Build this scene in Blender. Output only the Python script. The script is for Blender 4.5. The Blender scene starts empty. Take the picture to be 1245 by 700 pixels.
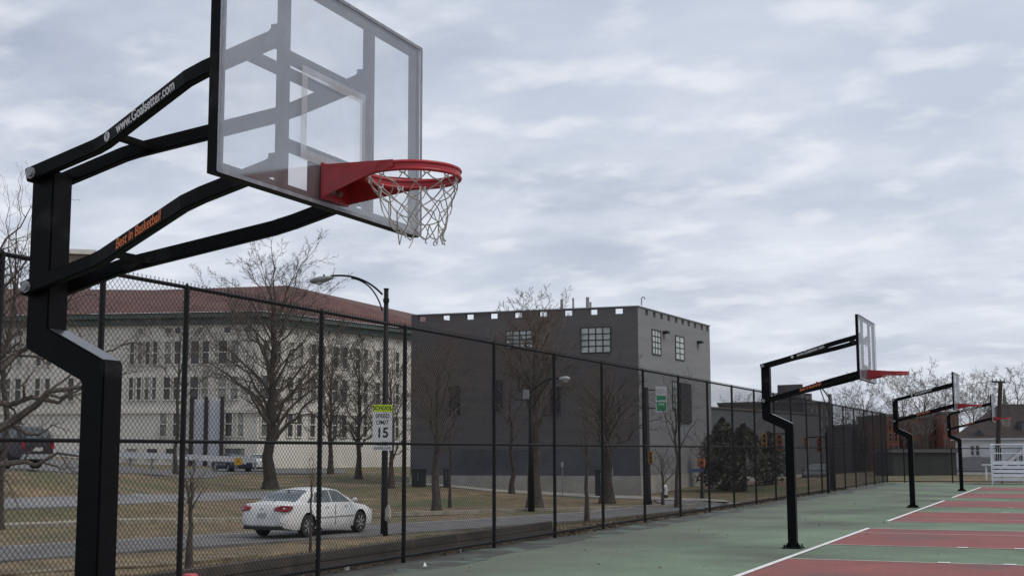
import bpy, bmesh, math, random
from mathutils import Vector, Matrix, noise as mnoise
random.seed(7)
R = math.radians
C = bpy.context.scene.collection
SC = bpy.context.scene

# ------------------------------------------------------------------ camera
W0, H0 = 1245.0, 700.0
FPX, PITCH, ROLL, YAW, EYE = 1581.4, R(7.1809), R(-0.1875), R(23.4883), 1.695
fw = Vector((-math.sin(YAW)*math.cos(PITCH), math.cos(YAW)*math.cos(PITCH), math.sin(PITCH)))
r0 = Vector((math.cos(YAW), math.sin(YAW), 0)); u0 = r0.cross(fw)
rt = math.cos(ROLL)*r0 + math.sin(ROLL)*u0
up = -math.sin(ROLL)*r0 + math.cos(ROLL)*u0
EYEP = Vector((0, 0, EYE))
cd = bpy.data.cameras.new('camera'); cam = bpy.data.objects.new('camera', cd); C.objects.link(cam)
M = Matrix((rt, up, -fw)).transposed().to_4x4(); M.translation = EYEP
cam.matrix_world = M
cd.sensor_width = 36; cd.lens = FPX/W0*36; cd.clip_start = .05; cd.clip_end = 4000
SC.camera = cam

def ray(x, y): return fw + (x-W0/2)/FPX*rt - (y-H0/2)/FPX*up
def P(x, y, Z): return EYEP + ray(x, y)*Z                     # point seen at x,y at depth Z
def onplane(x, y, p0, n):
    d = ray(x, y); return EYEP + d*((p0-EYEP).dot(n)/d.dot(n))

# ------------------------------------------------------------------ terrain
def sm(a, b, x):
    t = max(0., min(1., (x-a)/(b-a))); return t*t*(3-2*t)
GR = -0.9
HF = Vector((-math.sin(YAW), math.cos(YAW), 0))
def terr(x, y):
    if x > -9.9: return -.03
    w = 8.4 - 2.6*sm(34, 50, y)
    top = .26 if y < 25.3 else -.03
    if x > -10.2: return -.03
    t = min(1., (-10.2-x)/w)
    z = top + (GR-top)*t
    if y > 70: z = z + (-.03-z)*sm(74, 90, y)*sm(-30, -14, x)
    u = x*HF.x + y*HF.y; v = x*r0.x + y*r0.y
    z += sm(64, 84, u)*.55*sm(6, -6, v)
    ax = 622+FPX*v/max(5., u)
    if u > 5: z += 1.9*sm(43, 54, u)*sm(320, 20, ax)
    tgt = max(z, .1 + .5*sm(-20, -38, v)) - z
    z += sm(86, 98, u)*tgt*sm(-6, -12, v)
    return z
def ghit(x, y):
    d = ray(x, y); t = 5.
    while t < 400:
        p = EYEP + d*t
        if p.z < terr(p.x, p.y): break
        t += .1
    return p

# ------------------------------------------------------------------ tagging
def tag(o, label=None, cat=None, group=None, kind=None):
    if label: o['label'] = label
    if cat: o['category'] = cat
    if group: o['group'] = group
    if kind: o['kind'] = kind
    return o
def thing(name, label, cat, loc=(0, 0, 0), rz=0, group=None):
    o = bpy.data.objects.new(name, None); C.objects.link(o); o.location = loc; o.rotation_euler = (0, 0, rz)
    o.empty_display_size = .2
    return tag(o, label, cat, group)
def copy_tree(o, parent=None):
    c = o.copy(); C.objects.link(c); c.parent = parent
    for ch in [q for q in SC.objects if q.parent == o]: copy_tree(ch, c)
    return c

# ------------------------------------------------------------------ materials
MC = {}
def mat(name, col, rough=.7, col2=None, scale=4., bump=0., bscale=30., metal=0., spec=.5, detail=6., lo=.35, hi=.65, third=None, stretch=None, grain=None):
    if name in MC: return MC[name]
    m = bpy.data.materials.new(name); m.use_nodes = True; n = m.node_tree; N = n.nodes; L = n.links
    b = N['Principled BSDF']; b.inputs['Roughness'].default_value = rough; b.inputs['Metallic'].default_value = metal
    b.inputs['Specular IOR Level'].default_value = spec
    tc = N.new('ShaderNodeTexCoord'); src = tc.outputs['Object']
    if stretch:
        mp = N.new('ShaderNodeMapping'); mp.inputs['Scale'].default_value = stretch; L.new(src, mp.inputs[0]); src = mp.outputs[0]
    if col2 is None: col2 = tuple(c*.82 for c in col)
    nz = N.new('ShaderNodeTexNoise'); nz.inputs['Scale'].default_value = scale; nz.inputs['Detail'].default_value = detail
    nz.inputs['Roughness'].default_value = .62; L.new(src, nz.inputs['Vector'])
    cr = N.new('ShaderNodeValToRGB'); e = cr.color_ramp.elements
    e[0].position = lo; e[0].color = (*col2, 1); e[1].position = hi; e[1].color = (*col, 1)
    L.new(nz.outputs['Fac'], cr.inputs[0]); out = cr.outputs[0]
    if third:
        c3, s3, lo3, hi3 = third
        n3 = N.new('ShaderNodeTexNoise'); n3.inputs['Scale'].default_value = s3; n3.inputs['Detail'].default_value = 8
        L.new(tc.outputs['Object'], n3.inputs['Vector'])
        r3 = N.new('ShaderNodeValToRGB'); q = r3.color_ramp.elements
        q[0].position = lo3; q[0].color = (0, 0, 0, 1); q[1].position = hi3; q[1].color = (1, 1, 1, 1)
        L.new(n3.outputs['Fac'], r3.inputs[0])
        mx = N.new('ShaderNodeMix'); mx.data_type = 'RGBA'; L.new(r3.outputs[0], mx.inputs[0]); L.new(out, mx.inputs[6])
        mx.inputs[7].default_value = (*c3, 1); out = mx.outputs[2]
    if grain:
        gs, ga = grain; ng = N.new('ShaderNodeTexNoise'); ng.inputs['Scale'].default_value = gs; ng.inputs['Detail'].default_value = 6; ng.inputs['Roughness'].default_value = .75
        L.new(tc.outputs['Object'], ng.inputs['Vector']); mg_ = N.new('ShaderNodeMapRange'); mg_.inputs[1].default_value = .3; mg_.inputs[2].default_value = .7; mg_.inputs[3].default_value = 1-ga; mg_.inputs[4].default_value = 1+ga
        L.new(ng.outputs[0], mg_.inputs[0]); vm = N.new('ShaderNodeVectorMath'); vm.operation = 'SCALE'; L.new(out, vm.inputs[0]); L.new(mg_.outputs[0], vm.inputs['Scale']); out = vm.outputs[0]
    L.new(out, b.inputs['Base Color'])
    if bump:
        nb = N.new('ShaderNodeTexNoise'); nb.inputs['Scale'].default_value = bscale; nb.inputs['Detail'].default_value = 5
        L.new(tc.outputs['Object'], nb.inputs['Vector'])
        bp = N.new('ShaderNodeBump'); bp.inputs['Strength'].default_value = bump; bp.inputs['Distance'].default_value = .02
        L.new(nb.outputs['Fac'], bp.inputs['Height']); L.new(bp.outputs[0], b.inputs['Normal'])
    MC[name] = m; return m
def glassy(name, fac, tint=(1, 1, 1), rough=.08, dif=(.6, .62, .66), dshare=.3):
    m = bpy.data.materials.new(name); m.use_nodes = True; n = m.node_tree; N = n.nodes; L = n.links
    N.remove(N['Principled BSDF']); out = N['Material Output']
    tr = N.new('ShaderNodeBsdfTransparent'); tr.inputs[0].default_value = (*tint, 1)
    gl = N.new('ShaderNodeBsdfGlossy'); gl.inputs['Roughness'].default_value = rough; gl.inputs[0].default_value = (.95, .97, 1, 1)
    df = N.new('ShaderNodeBsdfDiffuse'); df.inputs[0].default_value = (*dif, 1)
    tc = N.new('ShaderNodeTexCoord'); nz = N.new('ShaderNodeTexNoise'); nz.inputs['Scale'].default_value = 5; nz.inputs['Detail'].default_value = 9
    L.new(tc.outputs['Object'], nz.inputs['Vector'])
    mr = N.new('ShaderNodeMapRange'); mr.inputs[1].default_value = .3; mr.inputs[2].default_value = .7
    mr.inputs[3].default_value = dshare*.5; mr.inputs[4].default_value = dshare*1.5; L.new(nz.outputs[0], mr.inputs[0])
    a = N.new('ShaderNodeMixShader'); L.new(mr.outputs[0], a.inputs[0]); L.new(gl.outputs[0], a.inputs[1]); L.new(df.outputs[0], a.inputs[2])
    b = N.new('ShaderNodeMixShader'); b.inputs[0].default_value = fac; L.new(tr.outputs[0], b.inputs[1]); L.new(a.outputs[0], b.inputs[2])
    L.new(b.outputs[0], out.inputs[0]); MC[name] = m; return m

m_black = mat('black_powder_coat', (.005, .005, .006), .5, (.003, .003, .0035), 9, .15, 160, spec=.10, third=((.030, .030, .031), 4, .60, .78), grain=(30, .3))
m_fence = mat('black_vinyl_coat', (.006, .006, .007), .5, (.003, .003, .0035), 6, spec=.25)
m_wire = mat('black_vinyl_wire', (.010, .010, .011), .7, (.007, .007, .008), 2, spec=.2)
m_bolt = mat('zinc_bolt', (.34, .34, .35), .5, (.2, .2, .21), 40, metal=.6)
m_red = mat('red_rim_paint', (.40, .022, .03), .42, (.30, .016, .022), 14, third=((.16, .03, .03), 22, .64, .74))
m_net = mat('weathered_net_cord', (.46, .44, .41), .9, (.30, .285, .27), 30)
m_hook = mat('white_net_hook', (.7, .7, .7), .5)
m_alu = mat('aluminium_trim', (.30, .31, .34), .5, (.2, .2, .23), 20, metal=.3)
m_glass = glassy('scuffed_clear_acrylic', .24, (.97, .975, .98), .12, dshare=.35)
m_white_line = mat('white_decal', (.72, .72, .72), .6)
m_orange = mat('orange_decal', (.72, .19, .06), .6)
m_grass = mat('dormant_grass', (.235, .168, .092), .95, (.085, .065, .036), .9, .9, 9, third=((.080, .088, .036), .14, .46, .66), detail=14, lo=.32, hi=.68, grain=(3.5, .45))
m_asph = mat('worn_asphalt', (.165, .16, .155), .9, (.10, .098, .095), 1.0, .3, 60, detail=10, grain=(5, .22))
m_conc = mat('pale_concrete', (.36, .34, .30), .9, (.24, .225, .195), 2.5, .2, 40)
m_kerb = mat('kerb_concrete', (.34, .31, .25), .9, (.2, .18, .14), 3)
m_wood = mat('dark_weathered_timber', (.085, .072, .062), .9, (.040, .035, .031), 2.2, .5, 25, third=((.13, .105, .085), 1.2, .55, .75), stretch=(1, .12, 3))
m_bark = mat('grey_brown_bark', (.085, .071, .060), .95, (.04, .033, .028), 5, .6, 30)
m_bark2 = mat('dark_bark', (.065, .053, .045), .95, (.030, .025, .021), 5, .6, 30)
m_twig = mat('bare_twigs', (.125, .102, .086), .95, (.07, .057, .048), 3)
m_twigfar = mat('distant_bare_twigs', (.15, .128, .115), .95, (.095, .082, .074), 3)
m_wpaint = mat('white_car_paint', (.74, .74, .73), .25, (.62, .62, .61), 2, spec=.6, third=((.42, .41, .39), 5, .60, .85))
m_carglass = mat('tinted_car_glass', (.10, .125, .13), .12, (.05, .06, .065), 2.5, spec=.9)
m_rubber = mat('tyre_rubber', (.012, .012, .012), .8, (.02, .019, .018), 20)
m_rim = mat('alloy_rim', (.45, .45, .46), .35, (.3, .3, .31), 10, metal=.5)
m_tail = mat('red_tail_lens', (.28, .006, .012), .2, (.16, .004, .008), 12)
m_dark = mat('dark_plastic', (.015, .015, .016), .6)

# ------------------------------------------------------------------ mesh builder
class MB:
    def __init__(s): s.v = []; s.f = []
    def add(s, vs, fs):
        o = len(s.v); s.v += [tuple(v) for v in vs]; s.f += [tuple(i+o for i in f) for f in fs]; return s
    def box(s, lo, hi, mx=None):
        x0, y0, z0 = lo; x1, y1, z1 = hi
        vs = [Vector(q) for q in ((x0,y0,z0),(x1,y0,z0),(x1,y1,z0),(x0,y1,z0),(x0,y0,z1),(x1,y0,z1),(x1,y1,z1),(x0,y1,z1))]
        if mx is not None: vs = [mx @ q for q in vs]
        return s.add(vs, [(0,3,2,1),(4,5,6,7),(0,1,5,4),(1,2,6,5),(2,3,7,6),(3,0,4,7)])
    def tube(s, pts, rad, n=8, cap=True, a0=0.):
        pts = [Vector(p) for p in pts]; rr = rad if isinstance(rad, (list, tuple)) else [rad]*len(pts)
        o = len(s.v); ref = None
        for i, p in enumerate(pts):
            d = (pts[min(i+1, len(pts)-1)] - pts[max(i-1, 0)])
            if d.length < 1e-9: d = Vector((0, 0, 1))
            d.normalize()
            if ref is None:
                ref = Vector((0, 0, 1)) if abs(d.z) < .9 else Vector((1, 0, 0))
            a = (ref - d*ref.dot(d)).normalized(); b = d.cross(a); ref = a
            for k in range(n):
                t = a0 + 2*math.pi*k/n; s.v.append(tuple(p + (a*math.cos(t)+b*math.sin(t))*rr[i]))
        for i in range(len(pts)-1):
            for k in range(n):
                k2 = (k+1) % n; s.f.append((o+i*n+k, o+i*n+k2, o+(i+1)*n+k2, o+(i+1)*n+k))
        if cap:
            s.f.append(tuple(o+k for k in range(n-1, -1, -1))); s.f.append(tuple(o+(len(pts)-1)*n+k for k in range(n)))
        return s
    def bar(s, pts, wy, hz, upv=(0, 0, 1)):
        """rectangular tube along pts; wy across, hz along the 'up' side, mitred at the bends"""
        pts = [Vector(p) for p in pts]; upv = Vector(upv); o = len(s.v)
        for i, p in enumerate(pts):
            d1 = (pts[i]-pts[i-1]).normalized() if i else (pts[1]-pts[0]).normalized()
            d2 = (pts[i+1]-pts[i]).normalized() if i < len(pts)-1 else d1
            d = (d1+d2).normalized(); k = 1/max(.4, d.dot(d1))
            sd = d.cross(upv).normalized(); u = sd.cross(d).normalized()
            kk_s = k if abs((d1-d2).dot(sd)) > 1e-4 else 1; kk_u = k if abs((d1-d2).dot(u)) > 1e-4 else 1
            for a, b in ((-1,-1),(1,-1),(1,1),(-1,1)): s.v.append(tuple(p + sd*a*wy/2*kk_s + u*b*hz/2*kk_u))
        for i in range(len(pts)-1):
            for k in range(4):
                k2 = (k+1) % 4; s.f.append((o+i*4+k, o+i*4+k2, o+(i+1)*4+k2, o+(i+1)*4+k))
        s.f.append((o+3, o+2, o+1, o)); e = o+(len(pts)-1)*4; s.f.append((e, e+1, e+2, e+3)); return s
    def prism(s, poly, off):
        """poly: list of 3D points, extruded by off"""
        off = Vector(off); n = len(poly); a = [Vector(p) for p in poly]; b = [p+off for p in a]
        return s.add(a+b, [tuple(range(n-1, -1, -1)), tuple(range(n, 2*n))] + [(i, (i+1) % n, n+(i+1) % n, n+i) for i in range(n)])
    def build(s, name, m, parent=None, smooth=False, bevel=0):
        me = bpy.data.meshes.new(name); me.from_pydata(s.v, [], s.f); me.update()
        bm = bmesh.new(); bm.from_mesh(me)
        if len(s.f) < 60000: bmesh.ops.recalc_face_normals(bm, faces=bm.faces)
        if bevel:
            bmesh.ops.remove_doubles(bm, verts=bm.verts, dist=1e-5)
            es = [e for e in bm.edges if len(e.link_faces) == 2 and e.calc_face_angle(0) > .6]
            bmesh.ops.bevel(bm, geom=es, offset=bevel, segments=2, affect='EDGES', clamp_overlap=True)
        bm.to_mesh(me); bm.free()
        me.materials.append(m)
        if smooth:
            for p in me.polygons: p.use_smooth = True
        o = bpy.data.objects.new(name, me); C.objects.link(o); o.parent = parent
        return o
def text(body, size, m, mx, parent, name='lettering', shear=0., depth=.001, bold=0., sx=1.):
    cu = bpy.data.curves.new('t', 'FONT'); cu.body = body; cu.size = size; cu.shear = shear; cu.extrude = depth; cu.offset = bold
    cu.align_x = 'CENTER'; cu.align_y = 'CENTER'
    to = bpy.data.objects.new('t', cu); C.objects.link(to); bpy.context.view_layer.update()
    me = bpy.data.meshes.new_from_object(to.evaluated_get(bpy.context.evaluated_depsgraph_get()))
    bpy.data.objects.remove(to); bpy.data.curves.remove(cu)
    me.transform(mx @ Matrix.Diagonal((sx, 1, 1, 1))); me.materials.clear(); me.materials.append(m)
    o = bpy.data.objects.new(name, me); C.objects.link(o); o.parent = parent; return o
def frame_mx(o, ex, ey):
    ex = Vector(ex).normalized(); ez = ex.cross(Vector(ey)).normalized(); ey = ez.cross(ex)
    m = Matrix((ex, ey, ez)).transposed().to_4x4(); m.translation = Vector(o); return m

# ================================================================== GROUND
def grid_axis(segs):
    out = []
    for a, b, st in segs:
        n = max(1, round((b-a)/st)); out += [a+(b-a)*i/n for i in range(n)]
    return out + [segs[-1][1]]
gx = grid_axis([(-1500, -300, 200), (-300, -140, 20), (-140, -60, 2), (-60, -19, 1), (-19, -10.5, .6), (-10.5, -10.22, .28), (-10.22, -10.17, .05), (-10.17, -9.85, .16), (-9.85, 1500, 150)])
gy = grid_axis([(-600, -20, 100), (-20, 25.2, 1.5), (25.2, 25.4, .2), (25.4, 110, 1.2), (110, 200, 6), (200, 400, 40), (400, 1800, 200)])
mb = MB(); nx = len(gx)
for y in gy:
    for x in gx:
        z = terr(x, y)
        if x < -10.45: z += .07*(mnoise.noise(Vector((x*.25, y*.25, 0))))*sm(-10.4, -13, x) - .02
        mb.v.append((x, y, z))
for j in range(len(gy)-1):
    for i in range(nx-1): mb.f.append((j*nx+i, j*nx+i+1, (j+1)*nx+i+1, (j+1)*nx+i))
tag(mb.build('ground', m_grass, smooth=True), kind='structure')

def ribbon(name, A, B, m, lift=.03, kind='structure', step=1.0, thick=.14, nacross=4):
    """surface between two ground polylines (pixel or world), draped on the terrain"""
    def res(pts, n):
        L_ = [0]
        for i in range(1, len(pts)): L_.append(L_[-1]+(pts[i]-pts[i-1]).length)
        out = []
        for k in range(n+1):
            t = L_[-1]*k/n; i = 1
            while i < len(pts)-1 and L_[i] < t: i += 1
            f = (t-L_[i-1])/max(1e-6, L_[i]-L_[i-1]); out.append(pts[i-1].lerp(pts[i], f))
        return out
    A = [Vector((p[0], p[1], 0)) for p in A]; B = [Vector((p[0], p[1], 0)) for p in B]
    n = max(2, int(sum((A[i+1]-A[i]).length for i in range(len(A)-1))/step))
    a, b = res(A, n), res(B, n); q = MB()
    for i in range(n+1):
        for k in range(nacross+1):
            p = a[i].lerp(b[i], k/nacross); q.v.append((p.x, p.y, terr(p.x, p.y)+lift))
    w = nacross+1
    for i in range(n):
        for k in range(nacross): q.f.append((i*w+k, i*w+k+1, (i+1)*w+k+1, (i+1)*w+k))
    if thick:
        for k in (0, nacross):
            for i in range(n):
                p, r_ = q.v[i*w+k], q.v[(i+1)*w+k]; q.add([p, r_, (r_[0], r_[1], r_[2]-thick), (p[0], p[1], p[2]-thick)], [(0, 1, 2, 3)])
    return tag(q.build(name, m), kind=kind)
near = [(-26.0, 15), (-24.6, 22), (-23.6, 26), (-22.6, 29.6), (-20.4, 36.4), (-18.0, 44.2), (-16.7, 51.2), (-16.2, 58), (-16.0, 66)]
far_ = [(-30.5, 17), (-29, 24), (-27.6, 29.0), (-25.9, 33.4), (-23.6, 40.6), (-21.6, 46.7), (-20.0, 53), (-19.4, 60), (-19.2, 66)]
ribbon('road', near, far_, m_asph, .05)
m_pale = mat('worn_edge_line', (.40, .38, .36), .8, (.22, .21, .2), 1.5)
off = lambda L_, d: [(x+d, y) for x, y in L_]
ribbon('road_edge_line', off(far_, .35), off(far_, .55), m_pale, .056, nacross=1, thick=0)
kp = [ghit(x, y) for x, y in [(-90, 646), (0, 643), (70, 641), (215, 636), (295, 634), (450, 627.7), (590, 623), (690, 620.7), (780, 617.5), (850, 616)]]
ribbon('kerb', kp, [(p[0]-.3, p[1]+.25) for p in kp], m_kerb, .13, thick=.16, nacross=1)
w1 = [ghit(x, y) for x, y in [(-60, 700), (60, 690.5), (140, 687), (220, 681), (300, 672)]]
w2 = [(p.x+.1, p.y-1.0) for p in w1]
ribbon('path', w1, [(p.x+.75, p.y-.55) for p in w1], mat('leaf_strewn_concrete', (.23, .2, .135), .95, (.12, .095, .055), 2.2, third=((.1, .075, .045), 1.3, .45, .6)), .03)
r2a = [ghit(x, 607-.029*x) for x in range(-120, 350, 20)]
r2b = [ghit(x, 620.5-.045*x) for x in range(-120, 350, 20)]
ribbon('far_road', r2a, r2b, mat('far_asphalt', (.23, .225, .225), .9, (.15, .148, .15), .6), .05)
sa = [ghit(x, y) for x, y in [(470, 585.5), (520, 588.5), (600, 595), (690, 599.5), (780, 603.5), (880, 608), (915, 609.8)]]
sb = [ghit(x, y) for x, y in [(470, 587), (520, 590), (600, 598.0), (690, 603), (780, 607), (880, 611), (915, 612.3)]]
ribbon('sidewalk', sa, sb, m_conc, .05)
ia = [ghit(x, y) for x, y in [(795, 608.8), (850, 610.2), (900, 612.0)]]
ib = [ghit(x, y) for x, y in [(812, 614.6), (845, 617.5), (880, 616.5)]]
ribbon('side_street', ia, ib, mat('bluish_asphalt', (.25, .26, .29), .9, (.17, .175, .19), .9), .04)
# parking lot up the bank and beyond
pa = [ghit(x, 576) for x in (-150, 0, 150, 300, 420)]
ribbon('parking_lot', [(p.x*1.01, p.y*1.01) for p in pa], [(p.x*1.32, p.y*1.32) for p in pa], m_asph, .04, nacross=8)

# court
m_green = mat('green_court_acrylic', (.172, .240, .152), .85, (.118, .164, .106), .7, .25, 90, third=((.080, .088, .068), .26, .43, .66), detail=12, lo=.3, hi=.7, grain=(14, .26))
def edge_dirt(m, x0_, x1_, col, amt=1.):
    n = m.node_tree; N_ = n.nodes; L_2 = n.links; b = N_['Principled BSDF']; src = b.inputs['Base Color'].links[0].from_socket
    tc_ = N_.new('ShaderNodeTexCoord'); sp_ = N_.new('ShaderNodeSeparateXYZ'); L_2.new(tc_.outputs['Object'], sp_.inputs[0])
    nz_ = N_.new('ShaderNodeTexNoise'); nz_.inputs['Scale'].default_value = .45; nz_.inputs['Detail'].default_value = 9; nz_.inputs['Roughness'].default_value = .65; L_2.new(tc_.outputs['Object'], nz_.inputs['Vector'])
    m1 = N_.new('ShaderNodeMath'); m1.operation = 'MULTIPLY_ADD'; m1.inputs[1].default_value = 6.5; L_2.new(nz_.outputs[0], m1.inputs[0]); L_2.new(sp_.outputs[0], m1.inputs[2])
    mr_ = N_.new('ShaderNodeMapRange'); mr_.inputs[1].default_value = x0_+3.2; mr_.inputs[2].default_value = x1_+3.2; mr_.inputs[3].default_value = amt; mr_.inputs[4].default_value = 0; L_2.new(m1.outputs[0], mr_.inputs[0])
    mx_ = N_.new('ShaderNodeMix'); mx_.data_type = 'RGBA'; L_2.new(mr_.outputs[0], mx_.inputs[0]); L_2.new(src, mx_.inputs[6]); mx_.inputs[7].default_value = (*col, 1); L_2.new(mx_.outputs[2], b.inputs['Base Color'])
edge_dirt(m_green, -9.4, -5.6, (.104, .110, .090), .8)
m_redc = mat('red_court_acrylic', (.30, .090, .080), .85, (.205, .067, .060), .9, .25, 90, third=((.125, .075, .068), .45, .48, .72), detail=12, lo=.3, hi=.7, grain=(14, .26))
m_cline = mat('worn_white_court_line', (.60, .57, .52), .8, (.42, .38, .34), 3)
m_bline = mat('bright_white_court_line', (.78, .78, .76), .8, (.66, .65, .62), 3)
c = MB(); c.box((-9.9, -25, -.3), (40, 73.4, 0)); tag(c.build('court', m_green), kind='structure')
dm = mat('dirty_court_edge', (.07, .07, .062), .95, (.045, .043, .037), 1.5, third=((.10, .15, .12), 1.2, .5, .62))
q = MB()
yy = -25.; nn = 220; rows = []
for i in range(nn+1):
    y = -25+98*i/nn; w = .95+.55*mnoise.noise(Vector((y*.3, 0, 3)))+.2*mnoise.noise(Vector((y*1.7, 4, 3)))
    q.v += [(-9.9, y, .003), (-9.9+max(.2, w), y, .003)]
for i in range(nn): q.f.append((2*i, 2*i+1, 2*i+3, 2*i+2))
tag(q.build('court_edge', dm), kind='structure')
GY = [5.485, 23.37, 41.2, 58.7]
BX = -4.42
red = MB(); ln = MB(); bl = MB(); blk = MB()
for k, y in enumerate(GY):
    yc = [5.2, 22.78, 40.12, 57.4][k]
    y0, y1 = yc-7.2, yc+7.05
    k0, k1 = yc-1.70, yc+1.68
    red.add([(BX, y0, .004), (20, y0, .004), (20, k0, .004), (BX, k0, .004)], [(0,1,2,3)])
    red.add([(BX, k1, .004), (20, k1, .004), (20, y1, .004), (BX, y1, .004)], [(0,1,2,3)])
    for yl in (y0, y1, k0, k1, yc+5.45, yc-5.75):
        ln.add([(BX, yl-.035, .008), (20, yl-.035, .008), (20, yl+.035, .008), (BX, yl+.035, .008)], [(0,1,2,3)])
    bl.add([(BX-.04, y0-.03, .012), (BX+.055, y0-.03, .012), (BX+.055, y1+.03, .012), (BX-.04, y1+.03, .012)], [(0,1,2,3)])
    for xb in (-2.02, -1.08, -.2, .7):
        for yl in (k0, k1):
            blk.add([(xb-.09, yl-.06, .012), (xb+.09, yl-.06, .012), (xb+.09, yl+.10, .012), (xb-.09, yl+.10, .012)], [(0,1,2,3)])
tag(red.build('court_red_paint', m_redc), kind='structure')
tag(ln.build('court_lines', m_cline), kind='structure')
tag(bl.build('court_baseline', m_bline), kind='structure')
tag(blk.build('court_lane_marks', m_bline), kind='structure')

# ================================================================== GOAL
def make_goal():
    Yc = 0.
    g = thing('basketball_goal', 'x', 'basketball goal', (-4.765, GY[0], 0), group='black gooseneck basketball goals along the fence')
    X = lambda x: x+4.765
    h = .076
    low = MB().bar([(0, 0, .012), (0, 0, 2.0)], .152, .152, (1, 0, 0))
    # gooseneck: square section polyline in XZ plane with mitres
    pts = [(0, 0, .012), (0, 0, 2.125), (X(-5.16), 0, 2.31), (X(-5.16), 0, 3.22)]
    # explicit mitred outline
    pole = MB()
    out = [(.076, .012), (.076, 2.175), (X(-5.085), 2.365), (X(-5.085), 3.235), (X(-5.237), 3.235), (X(-5.237), 2.265), (-.076, 2.075), (-.076, .012)]
    pole.prism([(x, -h, z) for x, z in out], (0, 2*h, 0))
    po = pole.build('pole', m_black, g, bevel=.008)
    MB().prism([(X(-5.07), -.068, 2.3605), (X(-4.703), -.068, 2.184), (X(-4.703), .068, 2.184), (X(-5.07), .068, 2.3605)], (.0013, 0, .0027)).build('sky_sheen_face', mat('sky_sheen_paint', (.05, .05, .055), .22, (.03, .03, .033), 12, spec=1.0), po)  # added plate, paler and glossier than the pole, for the bend's sky reflection
    bp = MB().box((-.17, -.17, 0), (.17, .17, .022))
    for a in (-1, 1):
        for b in (-1, 1): bp.tube([(a*.13, b*.13, .02), (a*.13, b*.13, .07)], .014, 6)
        bp.prism([(a*.07, 0-.005, .02), (a*.15, -.005, .02), (a*.07, -.005, .12)], (0, .01, 0))
    bp.build('base_plate', m_black, g)
    for up_, (z0, nm) in enumerate(((2.585, 'lower_arm'), (3.212, 'upper_arm'))):
        zf = lambda x: z0 + .2535*(x+5.215)
        for s in (-1, 1):
            pl = [(-5.235, .106), (-4.76, .106), (-4.68, .122), (-3.96, .388), (-3.84, .405), (-3.425, .405)]
            a = MB().bar([(X(x), s*y, zf(x)) for x, y in pl], .051, .078)
            ao = a.build(nm, m_black, g, bevel=.006)
            b = MB()
            b.tube([(X(-5.195), s*.13, zf(-5.195)), (X(-5.195), s*.137, zf(-5.195)), (X(-5.195), s*.1371, zf(-5.195)), (X(-5.195), s*.149, zf(-5.195))], [.034, .034, .022, .022], 8)
            b.build('bolt', m_bolt, ao)
            e = MB().box((X(-3.445), s*.405-.03, zf(-3.42)-.055), (X(-3.412), s*.405+.03, zf(-3.42)+.055))
            e.tube([(X(-3.43), s*.405-.05, zf(-3.43)+.02), (X(-3.43), s*.405+.05, zf(-3.43)+.02)], .012, 6)
            e.build('mounting_bracket', m_black, ao)
        # cross braces between the arms
        c_ = MB().bar([(X(-4.60), -.15, zf(-4.60)-.01), (X(-4.60), .15, zf(-4.60)-.01)], .05, .03)
        c_.build('brace', m_black, g)
    zf = lambda x: 3.212 + .2535*(x+5.215)
    MB().bar([(X(-3.62), -.39, zf(-3.62)), (X(-3.62), .39, zf(-3.62))], .05, .05).build('brace', m_black, g, bevel=.005)
    # lettering on the outer faces of the near arms (normal -Y side after splay)
    for (z0, body, mm, sz, sh, s0, s1) in ((3.212, 'www.Goalsetter.com', m_white_line, .082, .0, .19, .81), (2.585, 'Best in Basketball', m_orange, .088, .35, .20, .82)):
        A_ = Vector((X(-4.68), -.122, z0+.2535*(-4.68+5.215))); B_ = Vector((X(-3.96), -.388, z0+.2535*(-3.96+5.215)))
        d = (B_-A_).normalized(); nrm = d.cross(Vector((0, 0, 1))).normalized()
        cpt = A_.lerp(B_, .54 if sh == 0 else .5) + nrm*(.0275)
        o = text(body, sz if sh == 0 else .076, mm, frame_mx(cpt, d, nrm.cross(d)), g, shear=sh, bold=.0012 if sh == 0 else .0008, sx=.80 if sh == 0 else .82)
        if sh == 0:
            lg = MB(); cc = A_.lerp(B_, .055)+nrm*.0275; up2 = nrm.cross(d)
            lg.tube([cc-nrm*.001, cc+nrm*.0012], .027, 20)
            lo_ = lg.build('logo', m_white_line, g)
            l2 = MB()
            for k in (-.012, 0, .012):
                l2.tube([cc+nrm*.0016+d*(k*1.2)-up2*.022, cc+nrm*.0016+d*k*.3+up2*0, cc+nrm*.0016+d*(k*1.2)+up2*.022], .0013, 4)
            l2.build('logo_seam', m_dark, lo_)
    # backboard
    bx0, bx1 = X(-3.412), X(-3.366); hy = .945; z0, z1 = 2.895, 3.992; t = .052
    fr = MB()
    fr.box((bx0, -hy, z0), (bx1, -hy+t, z1)); fr.box((bx0, hy-t, z0), (bx1, hy, z1))
    fr.box((bx0, -hy+t, z0), (bx1, hy-t, z0+t)); fr.box((bx0, -hy+t, z1-t), (bx1, hy-t, z1))
    fr.build('backboard_frame', m_black, g)
    for s in (-1, 1): MB().box((bx0, s*.405-.026, z0+t), (bx1-.003, s*.405+.026, z1-t)).build('mullion', m_black, g)
    for zc in (3.575, 3.145): MB().box((bx0, -.379, zc-.026), (bx1-.005, .379, zc+.026)).build('crossbar', m_black, g)
    MB().box((bx0-.012, -.13, 2.905), (bx1-.004, .13, 3.119)).build('mounting_plate', m_black, g)
    gl = MB().box((X(-3.364), -hy+.004, z0+.004), (X(-3.352), hy-.004, z1-.004)).build('glass_pane', m_glass, g)
    tr = MB(); a, b = X(-3.3515), X(-3.348)
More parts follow.
